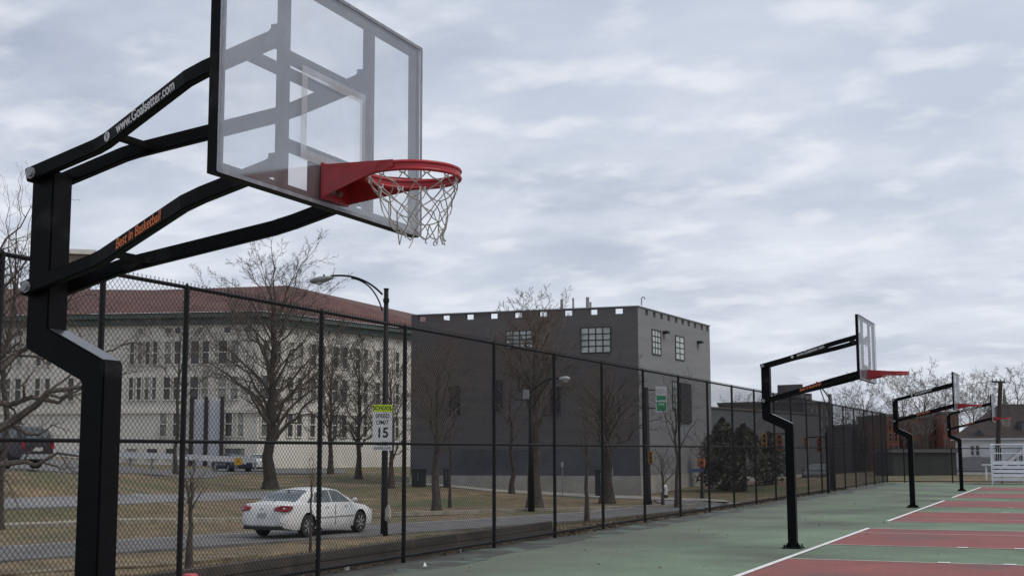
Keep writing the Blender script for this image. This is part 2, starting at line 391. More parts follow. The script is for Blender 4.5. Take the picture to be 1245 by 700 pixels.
    for (ya, yb, za, zb) in ((-hy, -hy+.018, z0, z1), (hy-.018, hy, z0, z1), (-hy+.018, hy-.018, z0, z0+.018), (-hy+.018, hy-.018, z1-.018, z1)):
        tr.box((a, ya, za), (b, yb, zb))
    tr.build('edge_trim', m_alu, g)
    m_t = glassy('etched_white_target', .36, (1, 1, 1), .4, (.55, .57, .6), .95)
    tg = MB()
    for (ya, yb, za, zb) in ((-.305, -.255, 3.09, 3.55), (.255, .305, 3.09, 3.55), (-.255, .255, 3.50, 3.55), (-.255, .255, 3.09, 3.14)):
        tg.box((X(-3.3512), ya, za), (X(-3.3500), yb, zb))
    tg.build('target_square', m_t, g)
    # rim
    rx, rz = X(-2.905), 3.05; rr = .2286
    rim = MB()
    for z, tr_ in ((rz-.006, .0095), (rz-.040, .0095)):
        rim.tube([(rx+rr*math.cos(t_), rr*math.sin(t_), z) for t_ in [2*math.pi*i/56 for i in range(57)]], tr_, 8)
    n = 56
    for i in range(n):
        t0, t1 = 2*math.pi*i/n, 2*math.pi*(i+1)/n
        for ro in (rr-.003, rr+.003):
            rim.add([(rx+ro*math.cos(t0), ro*math.sin(t0), rz-.04), (rx+ro*math.cos(t1), ro*math.sin(t1), rz-.04), (rx+ro*math.cos(t1), ro*math.sin(t1), rz-.006), (rx+ro*math.cos(t0), ro*math.sin(t0), rz-.006)], [(0,1,2,3)])
    ro = rim.build('rim', m_red, g, smooth=True)
    br = MB(); fx = X(-3.343)
    br.box((X(-3.347), -.125, 2.925), (X(-3.337), .125, 3.105))
    for s in (-1, 1):
        y0_ = s*.118
        br.prism([(X(-3.337), y0_, 2.935), (X(-3.337), y0_, 3.095), (rx-.06, s*(rr+.0), rz+.008), (rx+.02, s*(rr+.006), rz+.004), (rx+.02, s*(rr+.006), rz-.030), (rx-.1, s*(rr-.01), rz-.045)], (0, s*.006, 0))
    br.prism([(X(-3.337), -.118, 3.088), (X(-3.337), .118, 3.088), (rx-.19, .165, 3.052), (rx-.215, .06, 3.05), (rx-.225, 0, 3.05), (rx-.215, -.06, 3.05), (rx-.19, -.165, 3.052)], (0, 0, .006))
    br.build('rim_bracket', m_red, ro)
    for y_ in (-.045, .02): MB().tube([(X(-3.337), y_, 2.972), (X(-3.318), y_, 2.972)], .015, 6).build('bolt', m_bolt, ro)
    angs = [2*math.pi*(i+.5)/12 for i in range(12)]
    for t_ in angs:
        p = Vector((rx+(rr-.012)*math.cos(t_), (rr-.012)*math.sin(t_), rz-.048)); tx = Vector((-math.sin(t_), math.cos(t_), 0))
        hk = MB(); hk.tube([p-tx*.014+Vector((0, 0, .012)), p-tx*.012-Vector((0, 0, .006)), p+tx*.012-Vector((0, 0, .006)), p+tx*.014+Vector((0, 0, .012))], .0042, 5); hk.build('net_hook', m_hook, ro)
    # net
    rnd = random.Random(3); nt = MB(); rows = []
    prof = [(.216, 0.), (.205, .045), (.185, .090), (.165, .136), (.146, .180), (.130, .222), (.118, .260), (.110, .292)]
    for r_, (rad, dz) in enumerate(prof):
        row = []
        for k in range(12):
            t_ = 2*math.pi*(k+.5+.5*(r_ % 2))/12
            j = 0 if r_ == 0 else .006+.0016*r_
            lean = Vector((.035, .055, 0))*(dz/.35)
            row.append(Vector((rx, 0, rz-.052)) + Vector(((rad+rnd.gauss(0, j))*math.cos(t_), (rad+rnd.gauss(0, j))*math.sin(t_), -dz+rnd.gauss(0, j))) + lean)
        rows.append(row)
    for r_ in range(len(rows)-1):
        for k in range(12):
            a_ = rows[r_][k]
            for b_ in (rows[r_+1][k], rows[r_+1][(k-1) % 12]) if r_ % 2 == 0 else (rows[r_+1][k], rows[r_+1][(k+1) % 12]):
                if r_ == len(rows)-2 and rnd.random() < .28: continue
                midp = (a_+b_)/2 + Vector((rnd.gauss(0, .003), rnd.gauss(0, .003), -.004))
                nt.tube([a_, midp, b_], .0030 if r_ else .0036, 4)
    for (k, ln_) in ((2, .02), (9, .02)):
        a_ = rows[-1][k]; nt.tube([a_, a_+Vector((-.01, .012, -ln_*.5)), a_+Vector((.012, -.01, -ln_))], .003, 4)
    nt.build('net', m_net, g)
    return g
goal = make_goal()
gl_labels = ['nearest black basketball goal, its glass backboard filling the upper left',
             'second black basketball goal, standing beside the long white baseline stripe and pale fence pole view',
             'third black basketball goal, between the nearest mid-court goal and the farthest one',
             'farthest and smallest black basketball goal, in front of the white house']
gl_labels[1] = 'second nearest black basketball goal, alone against the sky right of the grey building'
for i, y in enumerate(GY):
    o = goal if i == 0 else copy_tree(goal)
    o.location = (-4.765, y, 0); o['label'] = gl_labels[i]

# ================================================================== FENCE
FX = -9.72
fy = [4.0, 7.0, 9.68, 11.15, 12.61, 15.64, 18.12, 21.53, 24.48, 27.35, 30.34, 33.39, 36.3, 39.16, 42.1, 45.06, 47.95, 50.89, 53.76, 56.7, 59.43, 62.46, 65.51, 68.4, 71.37, 73.1]
f = thing('perimeter_fence', 'tall black chain link fence running down the left side of the courts', 'fence', (FX, 4, 0))
HFn = 3.66
for y in fy:
    r_ = .036 if y < 10 or y > 73 else .034
    a = MB().tube([(0, y-4, 0), (0, y-4, HFn+.015)], r_, 10); a.tube([(0, y-4, HFn+.015), (0, y-4, HFn+.045)], [r_*.9, .012], 8)
    for z in (.5, 1.1, 1.83, 2.5, 3.1): a.tube([(0, y-4, z-.012), (0, y-4, z+.012)], r_+.006, 10)
    a.build('post', m_fence, f, smooth=False)
L_ = fy[-1]-4
MB().tube([(0.0, 0, HFn), (0.0, L_, HFn)], .024, 8).build('top_rail', m_fence, f)
MB().tube([(-.01, 0, HFn/2), (-.01, L_, HFn/2)], .022, 8).build('middle_rail', m_fence, f)
MB().tube([(-.01, 0, .10), (-.01, L_, .10)], .024, 8).build('bottom_rail', m_fence, f)
def chain(L, z0, z1, xo, pitch=.0745, r_=.0027, axis=1):
    w = MB(); h = z1-z0; n = int((L+h)/pitch)
    V = (lambda s, z, o=0: (xo+o, s, z)) if axis == 1 else (lambda s, z, o=0: (s, xo+o, z))
    for k in range(n):
        s0 = -h + k*pitch
        for sg in (1, -1):
            a, b = s0, s0+h; za, zb = (z0, z1) if sg == 1 else (z1, z0)
            ca, cb = max(0, a), min(L, b)
            if cb-ca < .02: continue
            pa_ = za+(zb-za)*(ca-a)/h; pb_ = za+(zb-za)*(cb-a)/h
            w.tube([V(ca, pa_, sg*.002), V(cb, pb_, sg*.002)], r_, 3, cap=False)
            if sg == 1 and b <= L: w.tube([V(b, z1, .002), V(b+.012, z1+.022, .002)], r_*1.3, 3, cap=False)
            if sg == -1 and a >= 0: w.tube([V(a, z1, -.002), V(a-.012, z1+.022, -.002)], r_*1.3, 3, cap=False)
    return w
chain(L_, .05, HFn+.03, .03).build('chain_link_mesh', m_wire, f)
# low far fence
f2 = thing('low_fence', 'low black chain link fence closing the far end of the courts', 'fence', (FX, 73.1, 0))
LX = 25
for i in range(11):
    x = .9 + i*2.45
    a = MB().tube([(x, 0, 0), (x, 0, 1.84)], .032, 8); a.build('post', m_fence, f2)
MB().tube([(0.05, 0, 1.81), (LX, 0, 1.81)], .023, 8).build('top_rail', m_fence, f2)
MB().tube([(0.05, 0, .08), (LX, 0, .08)], .023, 8).build('bottom_rail', m_fence, f2)
chain(LX, .05, 1.82, .03, axis=0, r_=.0024).build('chain_link_mesh', m_wire, f2)

# retaining wall of stacked timbers
rw = thing('retaining_wall', 'low dark timber retaining wall behind the foot of the tall fence', 'wall', (-10.12, -20, 0))
for i, (za, zb) in enumerate(((-.05, .145), (.150, .285))):
    MB().box((-.06-.01*i, 0, za), (.07-.012*i, 45.3-.1*i, zb)).build('timber', m_wood, rw, bevel=.008)

# leaf litter
lt = MB(); rl = random.Random(5)
def leaf(x, y, z, s):
    a = rl.uniform(0, 6.28); t = rl.uniform(-.5, .5); ex = Vector((math.cos(a), math.sin(a), t*.6))*s; ey = Vector((-math.sin(a), math.cos(a), rl.uniform(-.5, .5)))*s*.6
    c_ = Vector((x, y, z)); lt.add([c_-ex, c_-ey, c_+ex, c_+ey], [(0, 1, 2, 3)])
for i in range(5200):
    y = 25 + 35*rl.random()**1.2; x = -9.98+abs(rl.gauss(0, .16)); leaf(x, y, .02+rl.random()*.09*max(0, 1-(x+9.98)*3), rl.uniform(.02, .05))
for i in range(700):
    y = rl.uniform(10, 26); x = -9.9+abs(rl.gauss(0, .10)); leaf(x, y, .02+rl.random()*.02, rl.uniform(.015, .04))
for i in range(260):
    leaf(-9.6+abs(rl.gauss(0, 2.6)), rl.uniform(12, 60), .012, rl.uniform(.015, .04))
tag(lt.build('leaf_litter', mat('dry_leaves', (.17, .11, .065), .9, (.06, .042, .03), 3, third=((.3, .26, .2), 9, .62, .7))), 'drift of dry brown leaves along the foot of the tall fence', 'leaves', kind='stuff')
gt = MB()
for i in range(16000):
    y = rl.uniform(13, 62); x = -10.3-rl.random()*9
    z = terr(x, y); a = rl.uniform(0, 6.28); h = rl.uniform(.03, .09); w = .012
    d = Vector((math.cos(a), math.sin(a), 0))*w; ln_ = Vector((rl.uniform(-.04, .04), rl.uniform(-.04, .04), h))
    b_ = Vector((x, y, z-.02)); gt.add([b_-d, b_+d, b_+ln_], [(0, 1, 2)])
tag(gt.build('grass_tufts', mat('dry_grass_blades', (.18, .14, .08), .9, (.08, .065, .035), .6)), 'dry tufts of dormant grass on the verge behind the fence', 'grass', kind='stuff')

# small litter scraps by the fence
for i, (x, y, s, lb) in enumerate(((516, 692, .05, 'white paper scrap lying by the second panel of the tall fence'), (560, 671.5, .045, 'white scrap standing at the fence foot right of the wall middle'), (421, 693, .05, 'pale crumpled scrap at the foot of the fence below the white car'))):
    p = onplane(x, y, Vector((0, 0, .0)), Vector((0, 0, 1))); rr_ = random.Random(i)
    bm_ = MB(); 
    vs = [(rr_.uniform(-s, s)*.7, rr_.uniform(-s, s)*.7, rr_.uniform(0, s*2.2)) for _ in range(9)]
    bm2 = bmesh.new()
    for v in vs: bm2.verts.new(v)
    bmesh.ops.convex_hull(bm2, input=bm2.verts); me = bpy.data.meshes.new('paper_scrap'); bm2.to_mesh(me); bm2.free()
    me.materials.append(m_hook); o = bpy.data.objects.new('paper_scrap', me); C.objects.link(o); o.location = (p.x, p.y, 0)
    tag(o, lb, 'litter')
# red bucket at bottom left
rb = thing('bucket', 'red plastic bucket standing upside down at the fence, only its rim in view', 'bucket', tuple(P(231.5, 700, 14.2).xy)+(0,))
hz = EYE+(P(231.5, 697.0, 14.2).z-EYE)
MB().tube([(0, 0, 0), (0, 0, hz-.02), (0, 0, hz)], [.10, .085, .07], 24).build('body', mat('red_plastic', (.5, .05, .07), .5), rb)
MB().tube([(0, 0, .0), (0, 0, .03)], .108, 24).build('lip', mat('red_plastic', (.5, .05, .07)), rb)

# ================================================================== SKY + LIGHT
w = bpy.data.worlds.new('World'); SC.world = w; w.use_nodes = True; N = w.node_tree.nodes; L = w.node_tree.links
bg = N['Background']; bg.inputs[1].default_value = .107
sky = N.new('ShaderNodeTexSky'); sky.sky_type = 'NISHITA'; sky.sun_disc = False
SUN_EL, SUN_AZ = R(52), R(88)       # azimuth from +Y towards +X
sky.sun_elevation = SUN_EL; sky.sun_rotation = SUN_AZ
tc = N.new('ShaderNodeTexCoord'); sep = N.new('ShaderNodeSeparateXYZ'); L.new(tc.outputs['Generated'], sep.inputs[0])
def math_(op, a, b):
    n = N.new('ShaderNodeMath'); n.operation = op
    for i, q in enumerate((a, b)):
        if q is None: continue
        if isinstance(q, (int, float)): n.inputs[i].default_value = q
        else: L.new(q, n.inputs[i])
    return n.outputs[0]
zc = math_('ADD', math_('MAXIMUM', sep.outputs[2], 0.), .17)
cx = math_('DIVIDE', sep.outputs[0], zc); cy = math_('DIVIDE', sep.outputs[1], zc)
cmb = N.new('ShaderNodeCombineXYZ'); L.new(cx, cmb.inputs[0]); L.new(cy, cmb.inputs[1])
def cloud(scale, off_, lo, hi, det, rough=.55, rot=0.4, st=(1, 1, 1), dist=0.):
    mp = N.new('ShaderNodeMapping'); mp.inputs['Location'].default_value = off_; mp.inputs['Rotation'].default_value = (0, 0, rot); mp.inputs['Scale'].default_value = st
    L.new(cmb.outputs[0], mp.inputs[0])
    n = N.new('ShaderNodeTexNoise'); n.inputs['Scale'].default_value = scale; n.inputs['Detail'].default_value = det; n.inputs['Roughness'].default_value = rough
    n.inputs['Distortion'].default_value = dist
    L.new(mp.outputs[0], n.inputs['Vector'])
    mr = N.new('ShaderNodeMapRange'); mr.interpolation_type = 'SMOOTHSTEP'
    mr.inputs[1].default_value = lo; mr.inputs[2].default_value = hi; L.new(n.outputs[0], mr.inputs[0]); return mr.outputs[0]
big = cloud(.55, (3.4, 2.5, 0), .36, .60, 4)
med = cloud(1.9, (7.3, 2.2, 0), .34, .70, 9, .56, .2, (.95, 1.1, 1), 0.)
fine = cloud(6.0, (1.3, 5.2, 0), .48, .70, 7, .48, .3, (.95, 1.1, 1), 0.)
def mixc(f_, a, b):
    m = N.new('ShaderNodeMix'); m.data_type = 'RGBA'
    L.new(f_, m.inputs[0]) if not isinstance(f_, (int, float)) else setattr(m.inputs[0], 'default_value', f_)
    for i, q in ((6, a), (7, b)):
        if isinstance(q, tuple): m.inputs[i].default_value = (*q, 1)
        else: L.new(q, m.inputs[i])
    return m.outputs[2]
dark, mid, lite, brt = (3.75, 4.25, 5.35), (5.3, 5.85, 6.95), (7.2, 7.6, 8.4), (9.5, 9.6, 9.8)
tp_ = N.new('ShaderNodeMapRange'); tp_.interpolation_type = 'SMOOTHSTEP'; tp_.inputs[1].default_value = .14; tp_.inputs[2].default_value = .46; tp_.inputs[3].default_value = 1.; tp_.inputs[4].default_value = .58; L.new(sep.outputs[2], tp_.inputs[0])
cs = mixc(big, dark, mid); cs = mixc(math_('MULTIPLY', med, tp_.outputs[0]), cs, lite)
cs = mixc(math_('MULTIPLY', fine, .42), cs, brt)
hz_ = N.new('ShaderNodeMapRange'); hz_.interpolation_type = 'SMOOTHSTEP'; hz_.inputs[1].default_value = .30; hz_.inputs[2].default_value = .0; L.new(sep.outputs[2], hz_.inputs[0])
cs = mixc(math_('MULTIPLY', hz_.outputs[0], .45), cs, (7.3, 7.7, 8.4))
cs = mixc(.06, cs, sky.outputs[0])
L.new(cs, bg.inputs[0])
sd = bpy.data.lights.new('sun', 'SUN'); so = bpy.data.objects.new('sun', sd); C.objects.link(so); sd.energy = 1.5; sd.angle = R(24); sd.color = (1, .93, .83)
dv = Vector((math.sin(SUN_AZ)*math.cos(SUN_EL), math.cos(SUN_AZ)*math.cos(SUN_EL), math.sin(SUN_EL)))
so.rotation_euler = dv.to_track_quat('Z', 'Y').to_euler()
SC.view_settings.view_transform = 'Standard'; SC.view_settings.look = 'None'; SC.view_settings.exposure = 0
SC.render.engine = 'CYCLES'; SC.cycles.transparent_max_bounces = 16; SC.cycles.max_bounces = 6
#@@PART2@@
# ================================================================== BARE TREES
def grow(tr, cr, rnd, base, height, r0_, limbs=12, depth=3, width=6., split=.32, sub=7, twr=.008, extra=(), leader=True, lean=(0, 0), low=-.25, **_):
    base = Vector(base); n = 9
    hh = height*(.80 if leader else .5); wob = [(rnd.gauss(0, .006)*height, rnd.gauss(0, .006)*height) for _ in range(n+1)]
    pts = [base+Vector((0, 0, -.2)), base+Vector((0, 0, .12)), base+Vector((0, 0, .6))]; rad = [r0_*1.7, r0_*1.35, r0_*1.02]
    for i in range(1, n+1):
        t = i/n; z = .6+(hh-.6)*t
        pts.append(base+Vector((lean[0]*t*height+wob[i][0], lean[1]*t*height+wob[i][1], z)))
        q = z/height; k = 1-.25*q/split if q < split else .75*(1-.88*min(1, (q-split)/(hh/height-split+.01)))
        rad.append(max(twr*1.5, r0_*k))
    tr.tube(pts, rad, 9)
    def at(z):
        for i in range(2, len(pts)-1):
            if pts[i+1].z >= z: f_ = (z-pts[i].z)/(pts[i+1].z-pts[i].z); return pts[i].lerp(pts[i+1], f_), rad[i]+(rad[i+1]-rad[i])*f_
        return pts[-1], rad[-1]
    def path(a, c_, b, k, jit, ra, rb, nseg):
        q = [a*(1-t)**2+c_*2*t*(1-t)+b*t*t for t in [i/k for i in range(k+1)]]
        q = [v if i in (0,) else v+Vector((rnd.gauss(0, jit), rnd.gauss(0, jit), rnd.gauss(0, jit))) for i, v in enumerate(q)]
        cr.tube(q, [max(twr*.6, ra+(rb-ra)*(i/k)**.8) for i in range(k+1)], nseg, cap=False); return q
    def kids_(q, ra, L_, lv):
        if lv > depth: return
        k = len(q)-1; m_ = sub if lv < depth else sub-1
        for j in range(m_):
            t = .18+.80*(j+rnd.random()*.7)/m_; t = min(.999, t); x_ = t*k; i = int(x_); a = q[i].lerp(q[i+1], x_-i); dd = (q[i+1]-q[i]).normalized()
            perp = dd.cross(Vector((rnd.gauss(0, 1), rnd.gauss(0, 1), rnd.gauss(0, 1)))).normalized()
            l_ = L_*rnd.uniform(.28, .50)*(1.12-.55*t); d = (dd*.8+perp*rnd.uniform(.5, .95)+Vector((0, 0, .10))).normalized()
            r_ = max(twr, ra*(1-.8*t)*.5); b = a+d*l_; c_ = a+(dd*.6+perp*.75).normalized()*l_*.5
            qq = path(a, c_, b, 4 if lv < 3 else 3, l_*.05, r_, twr*.7, 4 if lv < 2 else 3); kids_(qq, r_, l_, lv+1)
    zc_ = height*(1+split)/2; rz_ = height-zc_; rx_ = width/2
    for i in range(limbs):
        u = low+(1-low)*(i+.5)/limbs; a_ = i*2.39996+rnd.uniform(-.35, .35); cr_ = math.sqrt(max(0, 1-u*u)); k = rnd.uniform(.82, 1.04)
        T = base+Vector((lean[0]*height+rx_*k*cr_*math.cos(a_), lean[1]*height+rx_*k*cr_*math.sin(a_), zc_+rz_*u*k))
        zs = height*(split+(.72-split)*max(0, min(1, (u-low)/(1-low)))**1.1*(.9 if leader else .25)+rnd.uniform(-.02, .04)); zs = min(zs, T.z-.2*rz_*.5)
        S, rs = at(zs); L_ = (T-S).length; out_ = (T-S); out_.z = 0
        c_ = S+out_*.38+Vector((0, 0, (T.z-S.z)*.62+L_*.08)); r_ = max(twr*1.8, rs*rnd.uniform(.42, .62))
        q = path(S, c_, T, 7, L_*.022, r_, twr, 5); kids_(q, r_, L_, 1)
    for (t, d, ln_, r_) in extra:
        S, rs = at(height*t); d = Vector(d).normalized(); T = S+d*ln_; c_ = S+d*ln_*.5+Vector((0, 0, -ln_*.06))
        q = path(S, c_, T, 8, ln_*.03, r_, twr*1.5, 6); kids_(q, r_, ln_, 1)
def tree(name, label, x, y_top, Z, r0_, seed, px_w=None, group=None, bm=None, tw=None, ground=None, **kw):
    """x: pixel column of the trunk foot, Z its depth, y_top pixel row of the crown top"""
    p = P(x, 560, Z); z = terr(p.x, p.y) if ground is None else ground
    h = P(x, y_top, Z).z - z
    t = thing(name, label, 'tree', (p.x, p.y, z), group=group)
    a, b = MB(), MB(); rnd = random.Random(seed)
    kw['width'] = (px_w or 60)*Z/FPX; kw['depth'] = min(kw.get('depth', 3), 3); kw['twr'] = max(.004, (.000105 if Z < 100 else .000065)*Z)
    grow(a, b, rnd, (0, 0, 0), h, r0_, **kw)
    a.build('trunk', bm or m_bark, t, smooth=True); b.build('crown', tw or m_twig, t)
    return t
RV = r0.copy()   # camera right, used only for the direction of a few individual limbs
# big tree at far left, limbs reaching to the right
ex = [(.30, RV*.95+Vector((0, 0, .55)), 5.2, .17), (.40, RV*.8+Vector((0, 0, .75)), 4.6, .13), (.22, RV*1.0+Vector((0, 0, .15)), 4.2, .12), (.5, RV*.5+Vector((0, 0, .9)), 4.0, .10), (.35, RV*.9+HF*.3+Vector((0, 0, .28)), 4.8, .12)]
tree('bare_tree', 'big bare tree at the far left edge, thick limbs reaching behind the nearest goal', -42, 205, 36, .34, 11, 330, limbs=10, sub=6, depth=3, split=.28, extra=ex)
tree('bare_tree', 'slim bare tree rising left of the nearest goal pole, straight twigs against the sky', 3, 185, 44, .12, 12, 85, limbs=12, sub=4, depth=2, split=.35, twr=.008)
tree('bare_tree', 'slim bare tree before the white building, just left of the first full fence post', 214, 352, 92, .15, 13, 170, limbs=12, sub=6, depth=3, split=.34)
tree('bare_tree', 'large spreading bare tree behind the white car, its crown reaching highest over the red roof', 329, 276, 78, .40, 14, 225, limbs=32, sub=7, depth=3, split=.17, bm=m_bark2, low=-.55)
tree('bare_tree', 'brown bare tree screening the receding side of the white building, nearest the street lamp', 436, 392, 92, .22, 17, 105, limbs=20, sub=7, depth=3, split=.16, low=-.7)
tree('bare_tree', 'brown bare tree screening the white building, midway between large tree and street lamp', 402, 386, 98, .22, 18, 100, limbs=20, sub=7, depth=3, split=.15, low=-.7)
tree('bare_tree', 'bare tree crowding the end of the white building, right behind the lamp pole', 476, 400, 79, .18, 31, 80, limbs=17, sub=6, depth=3, split=.15, low=-.7)
tree('bare_tree', 'bare tree with pale fork right of the speed limit sign, on the mounded lawn', 531, 396, 56, .19, 19, 130, limbs=14, sub=6, depth=3, split=.30, twr=.011)
tree('bare_tree', 'stout bare tree with rounded crown rising above the grey building roof', 650, 337, 59.5, .33, 20, 125, limbs=18, sub=7, depth=3, split=.30, twr=.011)
tree('bare_tree', 'bare tree with dark broad trunk beside the utility cabinet', 738, 428, 67, .33, 21, 135, limbs=17, sub=6, depth=3, split=.28, twr=.013, bm=m_bark2)
tree('bare_tree', 'thin leaning bare tree before the stone base, left of the lamp pole', 622, 430, 76, .15, 22, 75, limbs=12, sub=5, depth=2, split=.3, twr=.012, bm=m_bark2)
tree('sapling', 'slender sapling at the road edge, between the stout tree and the broad trunked tree', 713, 490, 48, .085, 23, 50, limbs=9, sub=4, depth=2, split=.42, twr=.008)
tree('sapling', 'small many branched sapling beside the hydrant', 805, 540, 61, .07, 24, 50, limbs=9, sub=4, depth=2, split=.35, twr=.009)
tree('sapling', 'taller sapling right of the hydrant, branching to both sides', 822, 440, 60, .10, 25, 75, limbs=10, sub=4, depth=2, split=.35, twr=.009)
tree('sapling', 'crooked sapling standing before the cream end wall by the street name sign', 853, 520, 74, .09, 26, 55, limbs=10, sub=5, depth=2, split=.35, twr=.01)
tree('sapling', 'bare sapling on the near verge just right of the second full fence post', 233, 540, 29.5, .07, 27, 46, limbs=8, sub=4, depth=2, split=.4, twr=.005)
tree('sapling', 'thin sapling in front of the rear side of the white car', 379, 540, 31, .03, 28, 18, limbs=6, sub=3, depth=1, split=.45, twr=.004)
tree('sapling', 'bare sapling growing next to the pale forked tree at the kerb', 547, 500, 62, .07, 29, 40, limbs=9, sub=4, depth=2, split=.35, twr=.009)
# far row on the right
far_t = [(905, 474, 105, 60, 'bare treetop poking over the low grey wing, right of the tall grey block'),
         (1052, 452, 118, 95, 'distant bare tree behind the second goal rim'),
         (1100, 446, 112, 105, 'distant bare tree directly behind the third goal'),
         (1128, 438, 108, 90, 'distant bare tree with curved limbs left of the third goal backboard'),
         (1152, 452, 122, 80, 'distant bare tree behind the third goal backboard and brick block'),
         (1185, 446, 112, 90, 'distant bare tree behind the farthest goal arms'),
         (1204, 442, 120, 80, 'distant bare tree just left of the utility pole'),
         (1240, 434, 104, 110, 'distant bare tree at the right edge behind the dark roofed house'),
         (1030, 468, 130, 70, 'small distant bare tree left of the second goal rim')]
for i, (x, yt, Z, w_, lb) in enumerate(far_t):
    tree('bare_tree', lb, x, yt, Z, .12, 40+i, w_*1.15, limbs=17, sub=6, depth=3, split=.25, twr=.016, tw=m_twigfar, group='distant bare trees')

# evergreens
def evergreen(label, x, y_top, Z, half_w, seed, n=3400, cat='tree', name='evergreen_tree', flat=False, col='dark_evergreen', ground=None, s=.16):
    p = P(x, 560, Z); z = terr(p.x, p.y) if ground is None else ground
    h = P(x, y_top, Z).z-z; w_ = half_w*Z/FPX
    t = thing(name, label, cat, (p.x, p.y, z), group='dark evergreens by the grey wing' if not flat else None)
    MB().tube([(0, 0, -.2), (0, 0, h*.9)], [.16, .03], 7).build('trunk', m_bark2, t)
    rnd = random.Random(seed); q = MB()
    lob = [(rnd.uniform(0, 6.28), rnd.uniform(.05, .93), rnd.uniform(.55, 1.25)) for _ in range(34)]
    for i in range(n):
        a, tz, k = rnd.choice(lob); a += rnd.gauss(0, .35); zz = min(.99, max(.02, tz+rnd.gauss(0, .07)))
        env = (1-zz**1.6)**.7*(.7+.3*min(1, zz*5))
        rr = w_*env*k*rnd.uniform(.25, 1.05)
        c_ = Vector((math.cos(a)*rr, math.sin(a)*rr, h*zz)); d1 = Vector((rnd.gauss(0, 1), rnd.gauss(0, 1), rnd.gauss(0, .6))).normalized()
        d2 = d1.cross(Vector((rnd.gauss(0, 1), rnd.gauss(0, 1), rnd.gauss(0, 1)))).normalized(); sz = s*rnd.uniform(.5, 1.3)
        q.add([c_-d1*sz, c_-d2*sz*.4, c_+d1*sz, c_+d2*sz*.4], [(0, 1, 2, 3)])
    q.build('crown', mat('dark_evergreen_foliage', (.088, .092, .066), .95, (.036, .039, .028), 1.2), t)
evergreen('dark evergreen tree left in the clump below the low grey wing', 880, 508, 82, 30, 1)
evergreen('widest dark evergreen tree in the middle of the clump below the low grey wing', 905, 515, 80, 36, 2)
evergreen('dark evergreen tree at the right end of the clump, beside second goal pole', 935, 525, 84, 26, 3)
evergreen('low dark evergreen at the left end of the clump behind the walk signal', 862, 528, 88, 18, 4, n=1400)

# ================================================================== BUILDINGS
UPV = Vector((0, 0, 1))
def wallbox(p0, p1, z0, z1, th=.3):
    """slab from p0 to p1 (xy), thickness away from the camera"""
    a, b = Vector((p0[0], p0[1], z0)), Vector((p1[0], p1[1], z0)); d = (b-a).normalized(); n = d.cross(UPV).normalized()
    if n.dot(EYEP-a) > 0: n = -n
    return a, b, d, n
class Wall:
    def __init__(s, p0, p1):
        s.a = Vector((p0[0], p0[1], 0)); s.b = Vector((p1[0], p1[1], 0)); s.d = (s.b-s.a).normalized()
        n = s.d.cross(UPV).normalized(); s.n = n if n.dot(EYEP-s.a) > 0 else -n; s.L = (s.b-s.a).length
    def pt(s, u, z, o=0.): return s.a + s.d*u + UPV*z + s.n*o
    def hit(s, x, y):
        q = onplane(x, y, s.a, s.n); return (q-s.a).dot(s.d), q.z
    def box(s, mb, u0, u1, z0, z1, o0, o1):
        mb.add([s.pt(u, z, o) for o in (o0, o1) for z in (z0, z1) for u in (u0, u1)], [(0,1,3,2),(4,6,7,5),(0,4,5,1),(2,3,7,6),(0,2,6,4),(1,5,7,3)]); return mb
def window(W, par, u0, u1, z0, z1, mg, mf, nx_=2, nz_=2, fr=.07, bar=.04, sill=True, depth=.05, name='window'):
    g_ = W.box(MB(), u0, u1, z0, z1, .012, .02).build('pane', mg)
    F = MB()
    W.box(F, u0-fr, u0, z0-fr, z1+fr, -.05, depth); W.box(F, u1, u1+fr, z0-fr, z1+fr, -.05, depth)
    W.box(F, u0, u1, z1, z1+fr, -.05, depth); W.box(F, u0, u1, z0-fr, z0, -.05, depth)
    for i in range(1, nx_):
        u = u0+(u1-u0)*i/nx_; W.box(F, u-bar/2, u+bar/2, z0, z1, .022, depth-.006)
    for i in range(1, nz_):
        z = z0+(z1-z0)*i/nz_; W.box(F, u0, u1, z-bar/2, z+bar/2, .022, depth-.009)
    fo = F.build(name, mf, par); g_.parent = fo
    return fo

# ---- tall grey block
m_gw = mat('charcoal_painted_brick', (.122, .116, .117), .9, (.090, .086, .087), .9, .4, 14, third=((.132, .095, .084), .13, .50, .62), detail=10, stretch=(.22, .22, 2.2), lo=.3, hi=.7)
m_gr = mat('grey_painted_wall', (.215, .218, .224), .85, (.178, .181, .188), .8, .3, 14, detail=8, stretch=(.25, .25, 2.0))
m_base = mat('pale_stone_base', (.40, .385, .35), .9, (.28, .27, .245), .7, .3, 8, detail=10)
m_band = mat('blue_grey_band', (.100, .104, .118), .85, (.058, .062, .078), .4)
m_wf = mat('black_window_frame', (.015, .015, .017), .5)
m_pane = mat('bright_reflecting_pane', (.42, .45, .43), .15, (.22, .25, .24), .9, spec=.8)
m_paned = mat('dark_pane', (.035, .040, .042), .15, (.02, .023, .025), .8, spec=.8)
c0 = P(778, 550, 80); cl = P(499, 550, 85.0); cr_ = P(866, 550, 93.0)
ZT = P(778, 370, 80).z; ZP = ZT-2.35*0-1.15
WL = Wall(cl, c0); WR = Wall(c0, cr_)
gb = thing('grey_building', 'tall charcoal grey building with a row of square roof openings and gridded windows', 'building', (c0.x, c0.y, -1.3))
inv = Matrix.Translation(-Vector((c0.x, c0.y, -1.3)))
def rel(o, par):
    o.data.transform(Matrix.Translation(-par.location))
    return o
def kids(par):
    for o in [q for q in SC.objects if q.parent == par and q.type == 'MESH']:
        rel(o, par)
        for k in [q for q in SC.objects if q.parent == o]: k.data.transform(Matrix.Translation(-par.location))
